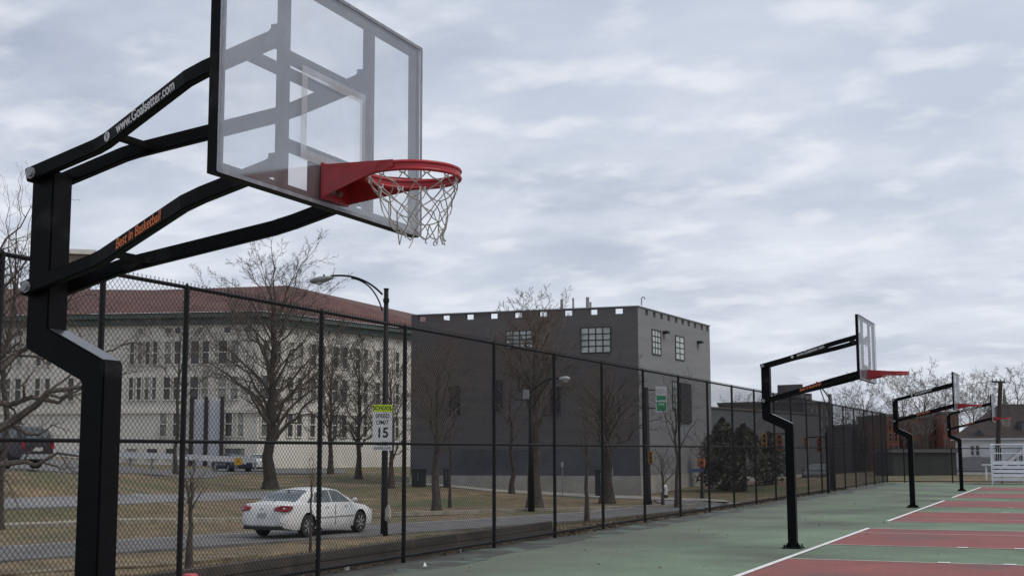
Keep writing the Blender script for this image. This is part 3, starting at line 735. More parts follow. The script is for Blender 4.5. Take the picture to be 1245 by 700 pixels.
# left face openings
ops = [513, 542, 571, 600, 629.5, 660, 690.5, 721, 752]
def parapet(W, spans, zb, zt, za, zc_, m, name, o0=-.3):
    q = MB(); u = 0.
    for (a, b) in spans:
        W.box(q, u, a, zb, zt, o0, 0)
        W.box(q, a, b, zb, za, o0, 0); W.box(q, a, b, zc_, zt, o0, 0); u = b
    W.box(q, u, W.L, zb, zt, o0, 0)
    return q.build(name, m, gb)
sp = []
for x in ops:
    u, z = WL.hit(x, 378); sp.append((u-.26*1.0-.0, u+.27))
_, za = WL.hit(752, 381.3); _, zc_ = WL.hit(752, 374.6)
ZW = za-.45
parapet(WL, sp, ZW, ZT, za, zc_, m_gw, 'parapet')
sp = []
for x in [786.4, 795.6, 804.4, 813, 822, 830, 837.3, 845, 853, 859.7]:
    u, z = WR.hit(x, 390); sp.append((u-.26, u+.26))
parapet(WR, sp, ZW, ZT, za, zc_, m_gr, 'parapet')
cap = MB(); WL.box(cap, 0, WL.L+.05, ZT, ZT+.06, -.36, .06); WR.box(cap, .0, WR.L+.05, ZT+.002, ZT+.062, -.36, .06); cap.build('coping', mat('pale_coping', (.25, .26, .29), .7), gb)
# walls (below the parapet)
_, zs = WL.hit(700, 578); _, zband = WL.hit(700, 546)
bw = MB()
WL.box(bw, 0, WL.L, zband, ZW, -.3, 0); bw.build('front_wall', m_gw, gb)
WL.box(MB(), 0, WL.L, zs, zband, -.3, .0).build('lower_wall', m_band, gb)
WL.box(MB(), 0, WL.L+.1, -2.2, zs, -.3, .10).build('stone_base', m_base, gb)
WR.box(MB(), 0, WR.L, zs, ZW, -.3, 0).build('side_wall', m_gr, gb)
WR.box(MB(), .1, WR.L, -2.2, zs, -.3, .06).build('stone_base', m_base, gb)
roofz = ZW-.02
rf = MB(); bk = WL.a-WL.n*14; bk2 = WR.b
rf.add([(cl.x, cl.y, roofz), (c0.x, c0.y, roofz), (cr_.x, cr_.y, roofz), (cr_.x-WR.n.x*18, cr_.y-WR.n.y*18, roofz)], [(0,1,2,3)]); rf.build('roof', m_gw, gb)
# brown-red faded brick patch
# windows of left face
for (xa, ya, xb, yb) in ((707, 398, 742, 427.5), (616, 402, 648, 421.5)):
    u0_, z1_ = WL.hit(xa, ya); u1_, z0_ = WL.hit(xb, yb); z1_ = WL.hit(xb, ya)[1]
    if xa == 616: z0_ = z1_-1.05
    window(WL, gb, u0_, u1_, z0_, z1_, m_pane, m_wf, 4, 4, .06, .07)
for (xa, ya, xb, yb) in ((600, 462, 612, 500), (668, 470, 682, 505), (546, 470, 560, 505)):
    u0_, z1_ = WL.hit(xa, ya); u1_, z0_ = WL.hit(xb, yb); window(WL, gb, u0_, u1_, z0_, z1_, mat('blocked_up_opening', (.035, .036, .04), .9), m_gw, 1, 1, .05)
for (xa, ya, xb, yb) in ((792.6, 401, 803, 431), (821, 408.5, 831.5, 437.5), (817.5, 464, 823, 497)):
    u0_, z1_ = WR.hit(xa, ya); u1_, z0_ = WR.hit(xb, yb)
    window(WR, gb, u0_, u1_, z0_, z1_, m_pane, m_wf, 3 if xa < 815 else 2, 4, .08, .07)
u0_, z1_ = WR.hit(825.5, 465); u1_, z0_ = WR.hit(839.5, 514)
WR.box(MB(), u0_, u1_, z0_, z1_, .0, .12).build('shutter', mat('dark_louvre_panel', (.022, .023, .026), .8), gb)
for (x, y) in ((807, 404), (848.5, 416)):
    u, z = WR.hit(x, y); q = MB(); WR.box(q, u-.25, u+.25, z-.08, z+.08, 0, .35); q.build('wall_lamp', m_dark, gb)
u, z = WL.hit(770, 366)
for (x, yt, yb, r_) in ((683, 364, 377, .10), (697, 362, 377, .07), (714.5, 361, 376, .12), (718, 367, 376, .07)):
    b_ = P(x, yb, 87); t_ = P(x, yt, 87); MB().tube([(b_.x, b_.y, ZW-.3), (b_.x, b_.y, t_.z)], r_, 8).build('vent_pipe', mat('pale_vent', (.30, .29, .29), .8), gb)
b_ = P(780, 371, 80.5); q = MB(); q.tube([(b_.x, b_.y, ZT), (b_.x, b_.y, ZT+.42), (b_.x+.08, b_.y, ZT+.52), (b_.x+.2, b_.y, ZT+.48), (b_.x+.22, b_.y, ZT+.36)], .035, 6); q.build('roof_camera', mat('pale_vent', (.3, .29, .29)), gb)
kids(gb)
# ---- low grey wing
lw = thing('low_wing', 'long low blue grey flat roofed building right of the tall grey block', 'building', tuple(P(866, 560, 96).xy)+(-1.2,))
W1 = Wall(P(850, 550, 95), P(1000, 550, 116)); zt = P(868, 496.5, 98).z
W1.box(MB(), 0, W1.L, -1.5, zt, -12, 0).build('wall', mat('blue_grey_metal_cladding', (.11, .113, .125), .8, (.096, .099, .11), .5, stretch=(1, 1, .2)), lw)
W1.box(MB(), 0, W1.L, zt, zt+.12, -12.1, .1).build('roof_edge', m_gw, lw)
u, z = W1.hit(890, 560); W1.box(MB(), 0, W1.L-1, -1.5, W1.hit(930, 578)[1], 0, .08).build('stone_base', m_base, lw)
for x in (947, 962):
    u, z = W1.hit(x, 555); window(W1, lw, u, u+.9, z, z+1.6, m_paned, m_gr, 2, 2)
kids(lw)
# ---- white building with red roof
m_lime = mat('pale_limestone', (.66, .635, .575), .9, (.50, .48, .43), .22, .2, 5, detail=10)
m_corn = mat('green_copper_cornice', (.115, .150, .135), .8, (.075, .09, .085), .5)
m_tile = mat('red_tile_roof', (.125, .058, .048), .85, (.085, .040, .036), .5, .5, 6, detail=12, grain=(3, .35))
m_wdark = mat('dark_sash_window', (.05, .05, .05), .25, (.028, .028, .03), .4, spec=.7)
wb = thing('white_building', 'long pale stone building with red tiled hip roof and green cornice', 'building', tuple(P(312, 565, 130).xy)+(0,))
k0 = P(-230, 560, 136); k1 = P(312, 560, 130); k2 = P(560, 560, 158)
A_, B_ = Wall(k0, k1), Wall(k1, k2); ztop = P(312, 391, 130).z; zc2 = P(312, 377, 130).z
A_.box(MB(), 0, A_.L, -1, ztop, -.4, 0).build('front_wall', m_lime, wb)
B_.box(MB(), 0, B_.L, -1, ztop, -.4, 0).build('side_wall', m_lime, wb)
for Wq in (A_, B_):
    Wq.box(MB(), -.3, Wq.L+.3, ztop, ztop+.62, -.5, .5).build('cornice', m_corn, wb); Wq.box(MB(), -.7, Wq.L+.7, ztop+.623, zc2, -.5, 1.0).build('cornice', m_corn, wb)
    z_ = A_.hit(200, 500)[1]
    Wq.box(MB(), 0, Wq.L, z_-.18, z_+.18, 0, .22).build('belt_course', m_lime, wb)
# roof: hipped slopes rising away from both faces
ov = 1.2; dpt = 11.; rise = P(350, 347, 140).z - zc2
def off_(W, u, o, z): return W.pt(u, z, o)
rA0, rA1 = off_(A_, 0, ov, zc2), off_(A_, A_.L+ov*.6, ov, zc2); rB1 = off_(B_, B_.L, ov, zc2)
rg = P(350, 347, 140); rg0 = off_(A_, 0, -dpt, zc2+rise*.78); rgm = Vector((rg.x, rg.y, rg.z))
rg2 = P(500, 381, 165)
rgA = P(186, 352.5, 145); rgA2 = P(-100, 350, 149)
roof = MB(); roof.add([rA0, rA1, rgm, rgA, rgA2], [(0, 1, 2, 3, 4)])
rr2 = P(560, 392, 172)
roof.add([rA1, rB1, rr2, rg2, rgm], [(0, 1, 2, 3, 4)])
roof.build('roof', m_tile, wb)
m_blind = mat('window_with_pale_blind', (.30, .30, .28), .5, (.12, .12, .115), .35, lo=.45, hi=.55)
rwn = random.Random(9)
def rowA(W, xs, ya, yb, w=None, nz_=2, mg=m_wdark, mf=m_lime, xr=250):
    z1_ = W.hit(xr, ya)[1]; z0_ = W.hit(xr, yb)[1]
    for (xa, xb) in xs:
        u0_ = W.hit(xa, 450)[0]; u1_ = W.hit(xb, 450)[0]; window(W, wb, u0_, u1_, z0_, z1_, m_blind if rwn.random() < .3 else mg, mf, 1, nz_, .12, .10, depth=.16)
pairs = [(-4, 3), (7, 14), (20, 27), (44, 50), (56, 62), (84, 91), (158, 163), (167.5, 172.5), (177, 182), (186, 191), (200, 208), (212, 220), (232, 242), (246, 254), (266, 276), (281, 290)]
rowA(A_, pairs, 414.5, 442); rowA(A_, pairs, 458, 485)
rowA(A_, [(200, 208), (212, 219), (240, 246), (272, 280), (297, 304), (167, 173), (20, 27), (44, 50)], 398, 405, nz_=1)
rowA(A_, [(197, 205), (213, 219), (276, 284), (291, 298), (20, 30)], 500, 530)
rowA(A_, [(158, 170), (182, 195), (205, 216), (226, 233), (276, 300)], 545, 556, nz_=1)
pb = [(318, 326), (332, 340), (350, 356), (361, 367), (377, 383), (388, 394), (404, 410), (415, 421), (431, 436), (441, 446), (456, 461), (466, 471), (480, 484)]
rowA(B_, pb, 414, 441, xr=330); rowA(B_, pb, 457, 485, xr=330); rowA(B_, pb[::1], 500, 530, xr=330); rowA(B_, [(341, 346), (382, 386), (396, 400), (434, 437), (450, 453)], 394, 401, nz_=1, xr=340)
# bright portico bays
pz1 = A_.hit(255, 486)[1]; 
for (xa, xb) in ((238, 251), (255, 270)):
    u0_, u1_ = A_.hit(xa, 500)[0], A_.hit(xb, 500)[0]; A_.box(MB(), u0_, u1_, .4, pz1, .0, .35).build('portico_bay', mat('bright_white_panel', (.62, .63, .70), .6), wb)
for x in (235.5, 253, 272.5):
    u = A_.hit(x, 500)[0]; A_.box(MB(), u-.13, u+.13, .1, pz1+.3, .352, .8).build('portico_post', mat('dark_post', (.03, .025, .03), .7), wb)
# chimney block left
kids(wb)
ch = thing('rooftop_tower', 'pale square block with flat cap, showing just right of the nearest goal pole', 'building', tuple(P(94, 330, 165).xy)+(0,))
w5 = Wall(P(70, 500, 165), P(104, 500, 166)); zt = P(94, 299, 165).z
w5.box(MB(), 0, w5.L, 0, zt-.6, -4, 0).build('wall', mat('tan_brick', (.25, .2, .155), .9, (.2, .16, .12), .8), ch); w5.box(MB(), -.6, w5.L+.6, zt-.597, zt, -4.3, .6).build('cap', m_lime, ch); kids(ch)

# ---- right hand distant buildings
def block(name, label, xa, xb, yt, Z, m, dpt=10, wins=None, mg=m_paned, base=-1., Zb=None, par=True):
    t = thing(name, label, 'building', tuple(P((xa+xb)/2, 560, Z).xy)+(0,))
    W = Wall(P(xa, 560, Z), P(xb, 560, Zb or Z)); zt = P(xa, yt, Z).z
    W.box(MB(), 0, W.L, base, zt, -dpt, 0).build('wall', m, t)
    if par: W.box(MB(), -.1, W.L+.1, zt, zt+.25, -dpt-.1, .12).build('parapet', m_gw, t)
    if wins:
        cols, rws = wins; H_ = zt
        for i in range(cols):
            for j in range(rws):
                u = W.L*(i+.5)/cols; z = 1.2+(H_-1.6)*(j+.3)/rws
                window(W, t, u-W.L/cols*.22, u+W.L/cols*.22, z, z+H_/rws*.42, mg, m, 1, 2, .08, .06)
    kids(t); return t
m_brick = mat('red_brick', (.21, .085, .06), .9, (.14, .06, .048), 1.2, .3, 10)
m_brick2 = mat('brown_brick', (.16, .095, .07), .9, (.11, .07, .055), 1.0, .3, 10)
m_dbrick = mat('dark_sooty_brick', (.095, .086, .086), .9, (.068, .063, .066), .8, .3, 10)
ap = block('apartment_block', 'dark brick apartment block with jagged roofline behind the low grey wing', 979, 1010, 489, 135, m_dbrick, wins=(5, 4), Zb=140)
q = MB(); W = Wall(P(979, 560, 135), P(1010, 560, 140)); zt = P(979, 489, 135).z
for a, b, h in ((.0, 2.2, .9), (.6, 1.4, 1.7), (3.2, 6.0, .55), (6.6, 8.6, .8)): W.box(q, a*.3, b*.3, zt+.25, zt+.25+h, -3, -.2)
o = q.build('roof_stack', m_dbrick, ap); rel(o, ap)
block('grey_block', 'plain grey block seen through the far end of the tall fence', 1036, 1083, 518, 125, m_dbrick, wins=(6, 2))
block('brick_building', 'narrow red brick building at the corner where the fences meet', 1080, 1094, 506, 118, m_brick, wins=(2, 3))
block('brick_building', 'grey brown brick building behind the third goal pole', 1109, 1148, 508, 122, m_brick2, wins=(6, 2))
block('brick_building', 'orange red brick building left of the white house', 1148, 1168, 503, 120, m_brick, wins=(3, 2))
block('brick_building', 'low orange brick building glimpsed beyond the traffic signals', 1017, 1036, 528, 150, mat('orange_brick', (.28, .13, .07), .9), wins=(3, 1))
# dark shed row behind the low fence
block('long_shed', 'long dark shed behind the low far fence, left of the farthest goal', 1086, 1163, 550, 92, mat('dark_green_grey_boards', (.055, .056, .052), .9, (.042, .043, .04), .7, stretch=(3, 3, .3)), base=-.5, dpt=5)

# ---- white house with dark roof
hs = thing('white_house', 'white sided house with a big dark brown hip roof at the right edge', 'house', tuple(P(1205, 560, 100).xy)+(0,))
m_side = mat('white_siding', (.72, .72, .71), .8, (.62, .62, .62), 1, .2, 6, stretch=(.2, .2, 9))
m_shing = mat('dark_brown_shingles', (.046, .034, .031), .95, (.030, .023, .022), 1.5, .5, 10)
m_shg = mat('grey_shingles', (.075, .075, .085), .95, (.055, .055, .065), 1.5, .5, 10)
Z_ = 100
W = Wall(P(1168, 560, Z_), P(1320, 560, Z_-2.5)); ze = P(1200, 534.5, Z_).z
W.box(MB(), 0, W.L, -.5, ze, -9, 0).build('wall', m_side, hs)
W.box(MB(), -.35, W.L, ze, ze+.16, -9.3, .35).build('eave', mat('white_trim', (.62, .62, .62), .6), hs)
ap_z = P(1217, 492, Z_+5).z; e0 = W.pt(-.4, ze+.16, .4); e1 = W.pt(W.L, ze+.16, .4); uu = W.hit(1219, 500)[0]
rp = MB(); r1_ = W.pt(uu, ap_z, -4.2); r2_ = W.pt(W.L, ap_z, -4.2); e2 = W.pt(-.4, ze+.16, -9.4)
rp.add([e0, e1, r2_, r1_], [(0,1,2,3)]); rp.add([e0, r1_, e2], [(0,1,2)]); rp.build('roof', m_shing, hs)
dz = W.hit(1188, 519); dq = MB(); u_, z_ = dz
for (du, top) in ((.1, -.15),):
    dq.prism([W.pt(u_+du-.55, ze+.2, .1), W.pt(u_+du+.55, ze+.2, .1), W.pt(u_+du, z_+top, .1)], -W.n*2.5)
dq.build('dormer_roof', m_shg, hs)
for (xa, xb) in ((1180.5, 1184), (1186.5, 1190.5)):
    u0_, z1_ = W.hit(xa, 541.5); u1_, z0_ = W.hit(xb, 553); window(W, hs, u0_, u1_, z0_, z1_, m_paned, mat('white_trim', (.6,.6,.6)), 1, 2, .1, .05)
# skylight dormer on the roof slope
u0_, z0_ = W.hit(1240.5, 527); q = MB(); W.box(q, u0_, u0_+1.3, z0_, z0_+1.0, -3, -.6); q.build('dormer', m_shg, hs); W.box(MB(), u0_+.15, u0_+1.1, z0_+.15, z0_+.8, -.59, -.52).build('dormer_window', m_paned, hs)
# lean-to porch in front
W2 = Wall(P(1163, 560, Z_-4), P(1207, 560, Z_-4.7)); zp = W2.hit(1185, 573.5)[1]; zq = P(1185, 556.5, Z_-1.0).z
pr = MB(); a0_, a1_ = W2.pt(0, zp, .4), W2.pt(W2.L, zp, .4); b0_, b1_ = W2.pt(.5, zq, -3), W2.pt(W2.L, zq, -3)
pr.prism([a0_, a1_, b1_, b0_], (0, 0, .08)); pr.build('porch_roof', m_shg, hs)
W2.box(MB(), -.1, W2.L+.1, zp-.22, zp-.003, .2, .48).build('gutter', mat('white_trim', (.6, .6, .6)), hs)
W2.box(MB(), .2, W2.L, -.5, zp-.23, -3, 0).build('porch_wall', m_dbrick, hs)
for u in (.3, 1.6, W2.L-.2): W2.box(MB(), u-.06, u+.06, 0, zp-.224, .25, .37).build('porch_post', mat('white_trim', (.6, .6, .6)), hs)
# grey gable wing on the right
W3 = Wall(P(1212, 560, Z_-4), P(1290, 560, Z_-5.2)); zg = W3.hit(1225, 572)[1]; za_ = W3.hit(1250, 541)[1]; um = W3.hit(1252, 541)[0]
q = MB(); q.prism([W3.pt(0, -.3, 0), W3.pt(W3.L, -.3, 0), W3.pt(W3.L, zg, 0), W3.pt(um, za_, 0), W3.pt(0, zg, 0)], -W3.n*4); q.build('gable', mat('grey_siding', (.13, .135, .15), .8, (.11, .112, .125), 1, stretch=(.2, .2, 9)), hs)
for (ua, ub) in ((0, um), (W3.L, um)):
    q = MB(); q.bar([W3.pt(ua, zg, .1), W3.pt(ub, za_, .1)], .2, .24); q.build('rake_trim', mat('white_trim', (.6, .6, .6)), hs)
u0_, z1_ = W3.hit(1239, 553.5); u1_, z0_ = W3.hit(1249, 566); window(W3, hs, u0_, u1_, z0_, z1_, m_paned, mat('white_trim', (.6, .6, .6)), 1, 1, .16, .05)
kids(hs)
# steeple
stp = thing('church_steeple', 'pale green church steeple beyond the roof, right of the utility pole', 'steeple', tuple(P(1222, 500, 190).xy)+(0,))
zt = P(1222, 470, 190).z; zb = P(1222, 493, 190).z
MB().tube([(0, 0, zb-3), (0, 0, zt)], [.75, .04], 8).build('spire', mat('verdigris', (.16, .2, .19), .8), stp)
MB().box((-.95, -.95, 0), (.95, .95, zb-3)).build('tower', m_brick2, stp)

# ================================================================== STREET FURNITURE
m_pole = mat('dark_painted_steel_pole', (.009, .008, .010), .55, (.005, .005, .006), 3, spec=.25)
m_lampg = mat('grey_lamp_housing', (.20, .22, .22), .5, (.15, .16, .16), 6)
m_galv = mat('galvanised_steel', (.24, .25, .27), .6, (.18, .185, .2), 8, metal=.3)
def foot(x, y):
    p = ghit(x, y); return Vector((p.x, p.y, terr(p.x, p.y)))
b = foot(467, 650.5); Zl = (b-EYEP).dot(fw); zt = P(465.5, 347, Zl).z - b.z
lp = thing('street_lamp', 'nearest street lamp, its arm curving left above the fence, on a dark pole', 'street lamp', tuple(b))
MB().tube([(0, 0, -.2), (0, 0, .5), (0, 0, zt)], [.125, .11, .075], 12).build('pole', m_pole, lp, smooth=True)
q = MB(); q.tube([(0, 0, zt-.42), (0, 0, zt-.3)], .10, 12); q.tube([(0, 0, zt), (0, 0, zt+.03)], .09, 12); q.build('cap', m_pole, lp)
def arc(pts, n=12):
    # quadratic bezier
    a, c_, d = [Vector(p) for p in pts]; return [a*(1-t)**2+c_*2*t*(1-t)+d*t*t for t in [i/n for i in range(n+1)]]
def at_(x, y): return P(x, y, Zl)-b
MB().tube(arc([at_(465, 358), at_(440, 331), at_(402, 335.5)]), .032, 8).build('arm', m_pole, lp)
MB().tube(arc([at_(465, 378), at_(455, 342), at_(427, 338)]), .024, 8).build('brace', m_pole, lp)
def lamp_head(par, p0, p1, w_, h_, m=m_lampg):
    p0, p1 = Vector(p0), Vector(p1); d = (p1-p0); q = MB(); n = 10; o = 0
    sd = d.normalized().cross(UPV).normalized(); u = sd.cross(d.normalized())
    prof = [(0, .25, .25), (.08, .5, .45), (.3, .8, .8), (.55, 1, 1), (.8, .9, .85), (.95, .6, .55), (1, .25, .2)]
    for (t, wq, hq) in prof:
        for k in range(n):
            a = 2*math.pi*k/n; q.v.append(tuple(p0+d*t+sd*math.cos(a)*w_*wq/2+u*(math.sin(a)*h_*hq*(.42 if math.sin(a) > 0 else .55))))
    for i in range(len(prof)-1):
        for k in range(n): q.f.append((i*n+k, i*n+(k+1) % n, (i+1)*n+(k+1) % n, (i+1)*n+k))
    q.f.append(tuple(range(n-1, -1, -1))); q.f.append(tuple((len(prof)-1)*n+k for k in range(n)))
    h = q.build('lamp_head', m, par, smooth=True)
    c_ = p0+d*.6-u*h_*.30
    MB().tube([c_, c_-u*h_*.30, c_-u*h_*.42], [w_*.36, w_*.28, w_*.12], 12).build('lens', mat('frosted_lens', (.5, .52, .52), .3), h)
    MB().tube([p0+d*.38+u*h_*.3, p0+d*.38+u*(h_*.3+.07)], .03, 8).build('photocell', m_dark, h)
    return h
lamp_head(lp, at_(405.5, 337), at_(376.5, 342), .34, .24)
q = MB(); rr_ = random.Random(8)
bmz = bmesh.new()
for i in range(26): bmz.verts.new((rr_.gauss(0, .055)+.05, rr_.gauss(0, .05), rr_.gauss(0, .13)))
bmesh.ops.convex_hull(bmz, input=bmz.verts); me = bpy.data.meshes.new('rag'); bmz.to_mesh(me); bmz.free(); me.materials.append(mat('pale_cloth', (.45, .42, .36), .95, (.3, .28, .24), 8))
ro_ = bpy.data.objects.new('rag', me); C.objects.link(ro_); pz = P(470, 627, Zl-.12); ro_.location = pz
tag(ro_, 'pale crumpled rag tied low on the nearest street lamp pole', 'rag')
# school speed limit sign
sg = thing('speed_limit_sign', 'white SPEED LIMIT 15 sign under a yellow green SCHOOL panel on the lamp pole', 'sign', tuple(P(465, 516, Zl-.16)))
Ms = Matrix((rt, up, -fw)).transposed().to_3x3()
# the sign faces the road: upright, turned toward the camera side
nrm = Vector((EYEP.x-sg.location.x, EYEP.y-sg.location.y, 0)).normalized(); nrm = (Matrix.Rotation(R(6), 3, 'Z') @ nrm)
sx_ = UPV.cross(nrm).normalized(); FM = lambda u, z, o: frame_mx(sx_*u+UPV*z+nrm*o, sx_, UPV)
pxm = Zl/FPX
def plate(name, u0, u1, z0, z1, m, par, o0=0, o1=.006):
    return MB().add([sx_*u+UPV*z+nrm*o for o in (o0, o1) for z in (z0, z1) for u in (u0, u1)], [(0,1,3,2),(4,6,7,5),(0,4,5,1),(2,3,7,6),(0,2,6,4),(1,5,7,3)]).build(name, m, par, bevel=0)
m_yg = mat('fluorescent_yellow_green', (.50, .66, .02), .5, (.45, .6, .02), 5); m_sw = mat('white_sign_sheet', (.62, .63, .66), .5, (.52, .53, .56), 5); m_ink = mat('black_sign_ink', (.012, .012, .012), .6)
plate('school_panel', -.31, .31, .405, .63, m_yg, sg); text('SCHOOL', .175, m_ink, FM(0, .515, .008), sg, bold=.004, sx=.86)
plate('speed_panel', -.31, .31, -.53, .395, m_sw, sg)
text('SPEED', .185, m_ink, FM(0, .27, .008), sg, bold=.003, sx=.88); text('LIMIT', .185, m_ink, FM(0, .07, .008), sg, bold=.003, sx=.9); text('15', .43, m_ink, FM(0, -.26, .008), sg, bold=.012, sx=.9)
plate('hours_panel', -.31, .31, -.80, -.585, m_sw, sg); text('SCHOOL DAYS', .095, m_ink, FM(0, -.735, .008), sg, bold=.002, sx=.8); text('7:00AM-6:00PM', .075, m_ink, FM(0, -.64, .008), sg, sx=.8)
for z in (-.3, .3): plate('strap', -.02, .02, z-.02, z+.02, m_galv, sg, -.09, -.001)

# second lamp pole, mid distance
def lamp2(label, x, yb, ytop, xh, yh, w_px, rad=.1, brk=None, m=m_pole, hm=None):
    b = foot(x, yb); Z = (b-EYEP).dot(fw); zt = P(x, ytop, Z).z-b.z
    t = thing('street_lamp', label, 'street lamp', tuple(b))
    MB().tube([(0, 0, -.2), (0, 0, zt)], [rad*1.25, rad*.7], 10).build('pole', m, t, smooth=True)
    e = P(xh, yh, Z)-b; a = Vector((0, 0, zt-.25)); c_ = a.lerp(e, .55)+UPV*.35
    MB().tube(arc([a, c_, e]), rad*.3, 6).build('arm', m, t)
    a2 = Vector((0, 0, zt-1.1)); MB().tube(arc([a2, a2.lerp(e, .35)+UPV*.3, a.lerp(e, .6)+UPV*.08]), rad*.22, 6).build('brace', m, t)
    d = (e-a); d.z = 0; d.normalize(); lamp_head(t, e, e+d*w_px*Z/FPX, .36, .24, hm or mat('pale_lamp_housing', (.45, .46, .45), .5))
    return t, b, Z
t2, b2, Z2 = lamp2('street lamp with pale head, its dark pole merging with the stout tree trunk', 646, 622, 468, 680, 460, 14, .12)
q = MB(); p_ = P(639.5, 479, Z2)-b2; q.box(p_-Vector((.14, .02, .2)), p_+Vector((.14, .02, .2))); q.bar([(0, 0, p_.z), tuple(p_)], .03, .03); q.build('small_box', mat('pale_vent', (.3,.3,.3)), t2)
lamp2('far street lamp above the fence, its arm reaching left past the second goal arm', 1013, 597, 478, 989, 467.5, -16, .11, m=mat('dull_steel_post', (.03, .031, .034), .6), hm=mat('grey_head', (.30, .31, .32), .5))
# green banner sign on a dark pole
b = foot(787.5, 612.5); Z = (b-EYEP).dot(fw); zt = P(787, 470, Z).z-b.z
tp = thing('traffic_pole', 'dark signal pole with one yellow traffic signal, below the green banner sign', 'pole', tuple(b))
MB().tube([(0, 0, -.2), (0, 0, .3), (0, 0, zt)], [.28, .19, .13], 10).build('pole', m_pole, tp, smooth=True)
m_sig = mat('signal_yellow', (.40, .20, .035), .6, (.3, .14, .03), 6); m_sigo = mat('signal_orange_lit', (.34, .13, .06), .6, (.4, .08, .04), 6)
def signal(par, c_, s, m=m_sig):
    c_ = Vector(c_); q = MB(); q.box(c_-Vector((.17, .14, .5))*s, c_+Vector((.17, .14, .5))*s); h = q.build('signal_head', m, par, bevel=.02)
    dcam = (EYEP-(par.location+c_)); dcam.z = 0; dcam.normalize()
    for i in (-1, 0, 1):
        k = c_+UPV*.32*s*i+dcam*.15*s
        MB().tube([k, k+dcam*.18*s], .12*s, 10, cap=False).build('visor', m_dark, h); MB().tube([k, k+dcam*.03], .10*s, 10).build('lens', mat('dark_lens', (.06, .02, .015), .3), h)
signal(tp, P(791, 556, Z-.2)-b, .62)
pl = P(804, 485, Z)
bs = thing('banner_sign', 'white and green banner sign hung beside the dark signal pole', 'sign', tuple(pl))
nb = Vector((EYEP.x-pl.x, EYEP.y-pl.y, 0)).normalized(); sb_ = UPV.cross(nb).normalized(); k = Z/FPX
def bplate(name, x0, x1, y0, y1, m, o0, o1, par):
    return MB().add([sb_*u*k+UPV*z*k+nb*o for o in (o0, o1) for z in (y0, y1) for u in (x0, x1)], [(0,1,3,2),(4,6,7,5),(0,4,5,1),(2,3,7,6),(0,2,6,4),(1,5,7,3)]).build(name, m, par)
m_gs = mat('green_sign_sheet', (.012, .27, .12), .5, (.01, .24, .1), 6)
bplate('board', -6.6, 6.6, -15.6, 15.6, m_sw, 0, .03, bs); bplate('green_field', -5.6, 5.6, -14.3, -3.2, m_gs, .032, .036, bs); bplate('green_field', -5.6, 5.6, -1.2, 4.2, m_gs, .032, .036, bs)
bplate('faded_line', -3.5, 3.5, -7.2, -5.0, mat('pale_green_mark', (.35, .6, .45), .6), .038, .040, bs); bplate('faded_line', -4.2, 4.2, 7.6, 8.4, mat('grey_mark', (.35, .37, .36), .6), .032, .036, bs); bplate('faded_line', -4.2, 4.2, 10.6, 11.4, mat('grey_mark', (.35, .37, .36)), .032, .036, bs)
for z in (-11, 11): MB().bar([UPV*z*k-nb*.03-sb_*17*k, UPV*z*k-nb*.03+sb_*5*k], .04, .05).build('bracket', m_pole, bs)
# pedestrian signal, street name sign
b = foot(853.5, 606); Z = (b-EYEP).dot(fw); ps = thing('walk_signal', 'orange walk signal with blue street name plate on a thin post', 'signal', tuple(b))
MB().tube([(0, 0, 0), (0, 0, P(853, 557, Z).z-b.z)], .05, 8).build('post', m_pole, ps)
q = MB(); c_ = P(852.5, 562, Z-.2)-b; q.box(c_-Vector((.2, .14, .22)), c_+Vector((.2, .14, .22))); h = q.build('signal_head', m_sigo, ps, bevel=.02)
q = MB(); d_ = (EYEP-b); d_.z = 0; d_.normalize(); q.tube([c_+d_*.1, c_+d_*.26], .09, 8); q.build('lens', m_dark, h)
c_ = P(846, 571.5, Z-.1)-b; q = MB(); q.bar([c_-r0*.38, c_+r0*.38], .02, .17); q.build('name_plate', mat('blue_sign', (.05, .08, .2), .6, (.08, .11, .24), 8), ps)
# far traffic signals on posts
for (x, yb, ysig, lb, s) in ((950, 606, 537, 'orange traffic signal pair left of the second goal pole', .6), (998, 600, 540, 'orange traffic signals right of the second goal pole', .6)):
    b = foot(x+8, yb); Z = min((b-EYEP).dot(fw), 86); b = P(x+8, 560, Z); b.z = terr(b.x, b.y)
    t = thing('traffic_signal', lb, 'traffic signal', tuple(b))
    zz = P(x, ysig, Z).z-b.z; MB().tube([(0, 0, 0), (0, 0, zz+.5)], .06, 8).build('post', m_pole, t)
    MB().tube([(0, 0, zz+.3), tuple(r0*-.75+UPV*(zz+.3))], .03, 6).build('arm', m_pole, t)
    signal(t, r0*-.3+UPV*zz, s, m_sigo); signal(t, r0*-.85+UPV*(zz+.05), s*.9, m_sig)
# little signs
def post_sign(label, x, yb, ys, w_, h_, m, cat='sign', r_=.03, name='street_sign'):
    b = foot(x, yb); Z = (b-EYEP).dot(fw); t = thing(name, label, cat, tuple(b)); n_ = Vector((EYEP.x-b.x, EYEP.y-b.y, 0)).normalized(); s_ = UPV.cross(n_)
    zc_ = P(x, ys, Z).z-b.z; MB().tube([(0, 0, 0), (0, 0, zc_+h_*.6)], r_, 6).build('post', m_galv, t)
    MB().add([s_*u+UPV*z+n_*o for o in (.04, .05) for z in (zc_-h_/2, zc_+h_/2) for u in (-w_/2, w_/2)], [(0,1,3,2),(4,6,7,5),(0,4,5,1),(2,3,7,6),(0,2,6,4),(1,5,7,3)]).build('sign_plate', m, t)
    return t, n_, s_, zc_
post_sign('small blank parking sign on a thin post, right of the stout tree', 684, 603, 564.5, .14, .28, mat('pale_blue_plate', (.34, .36, .4), .6))
post_sign('narrow pale blue sign on a post against the broad dark trunk', 744.5, 602, 571, .10, .50, mat('pale_blue_plate2', (.38, .45, .56), .6))
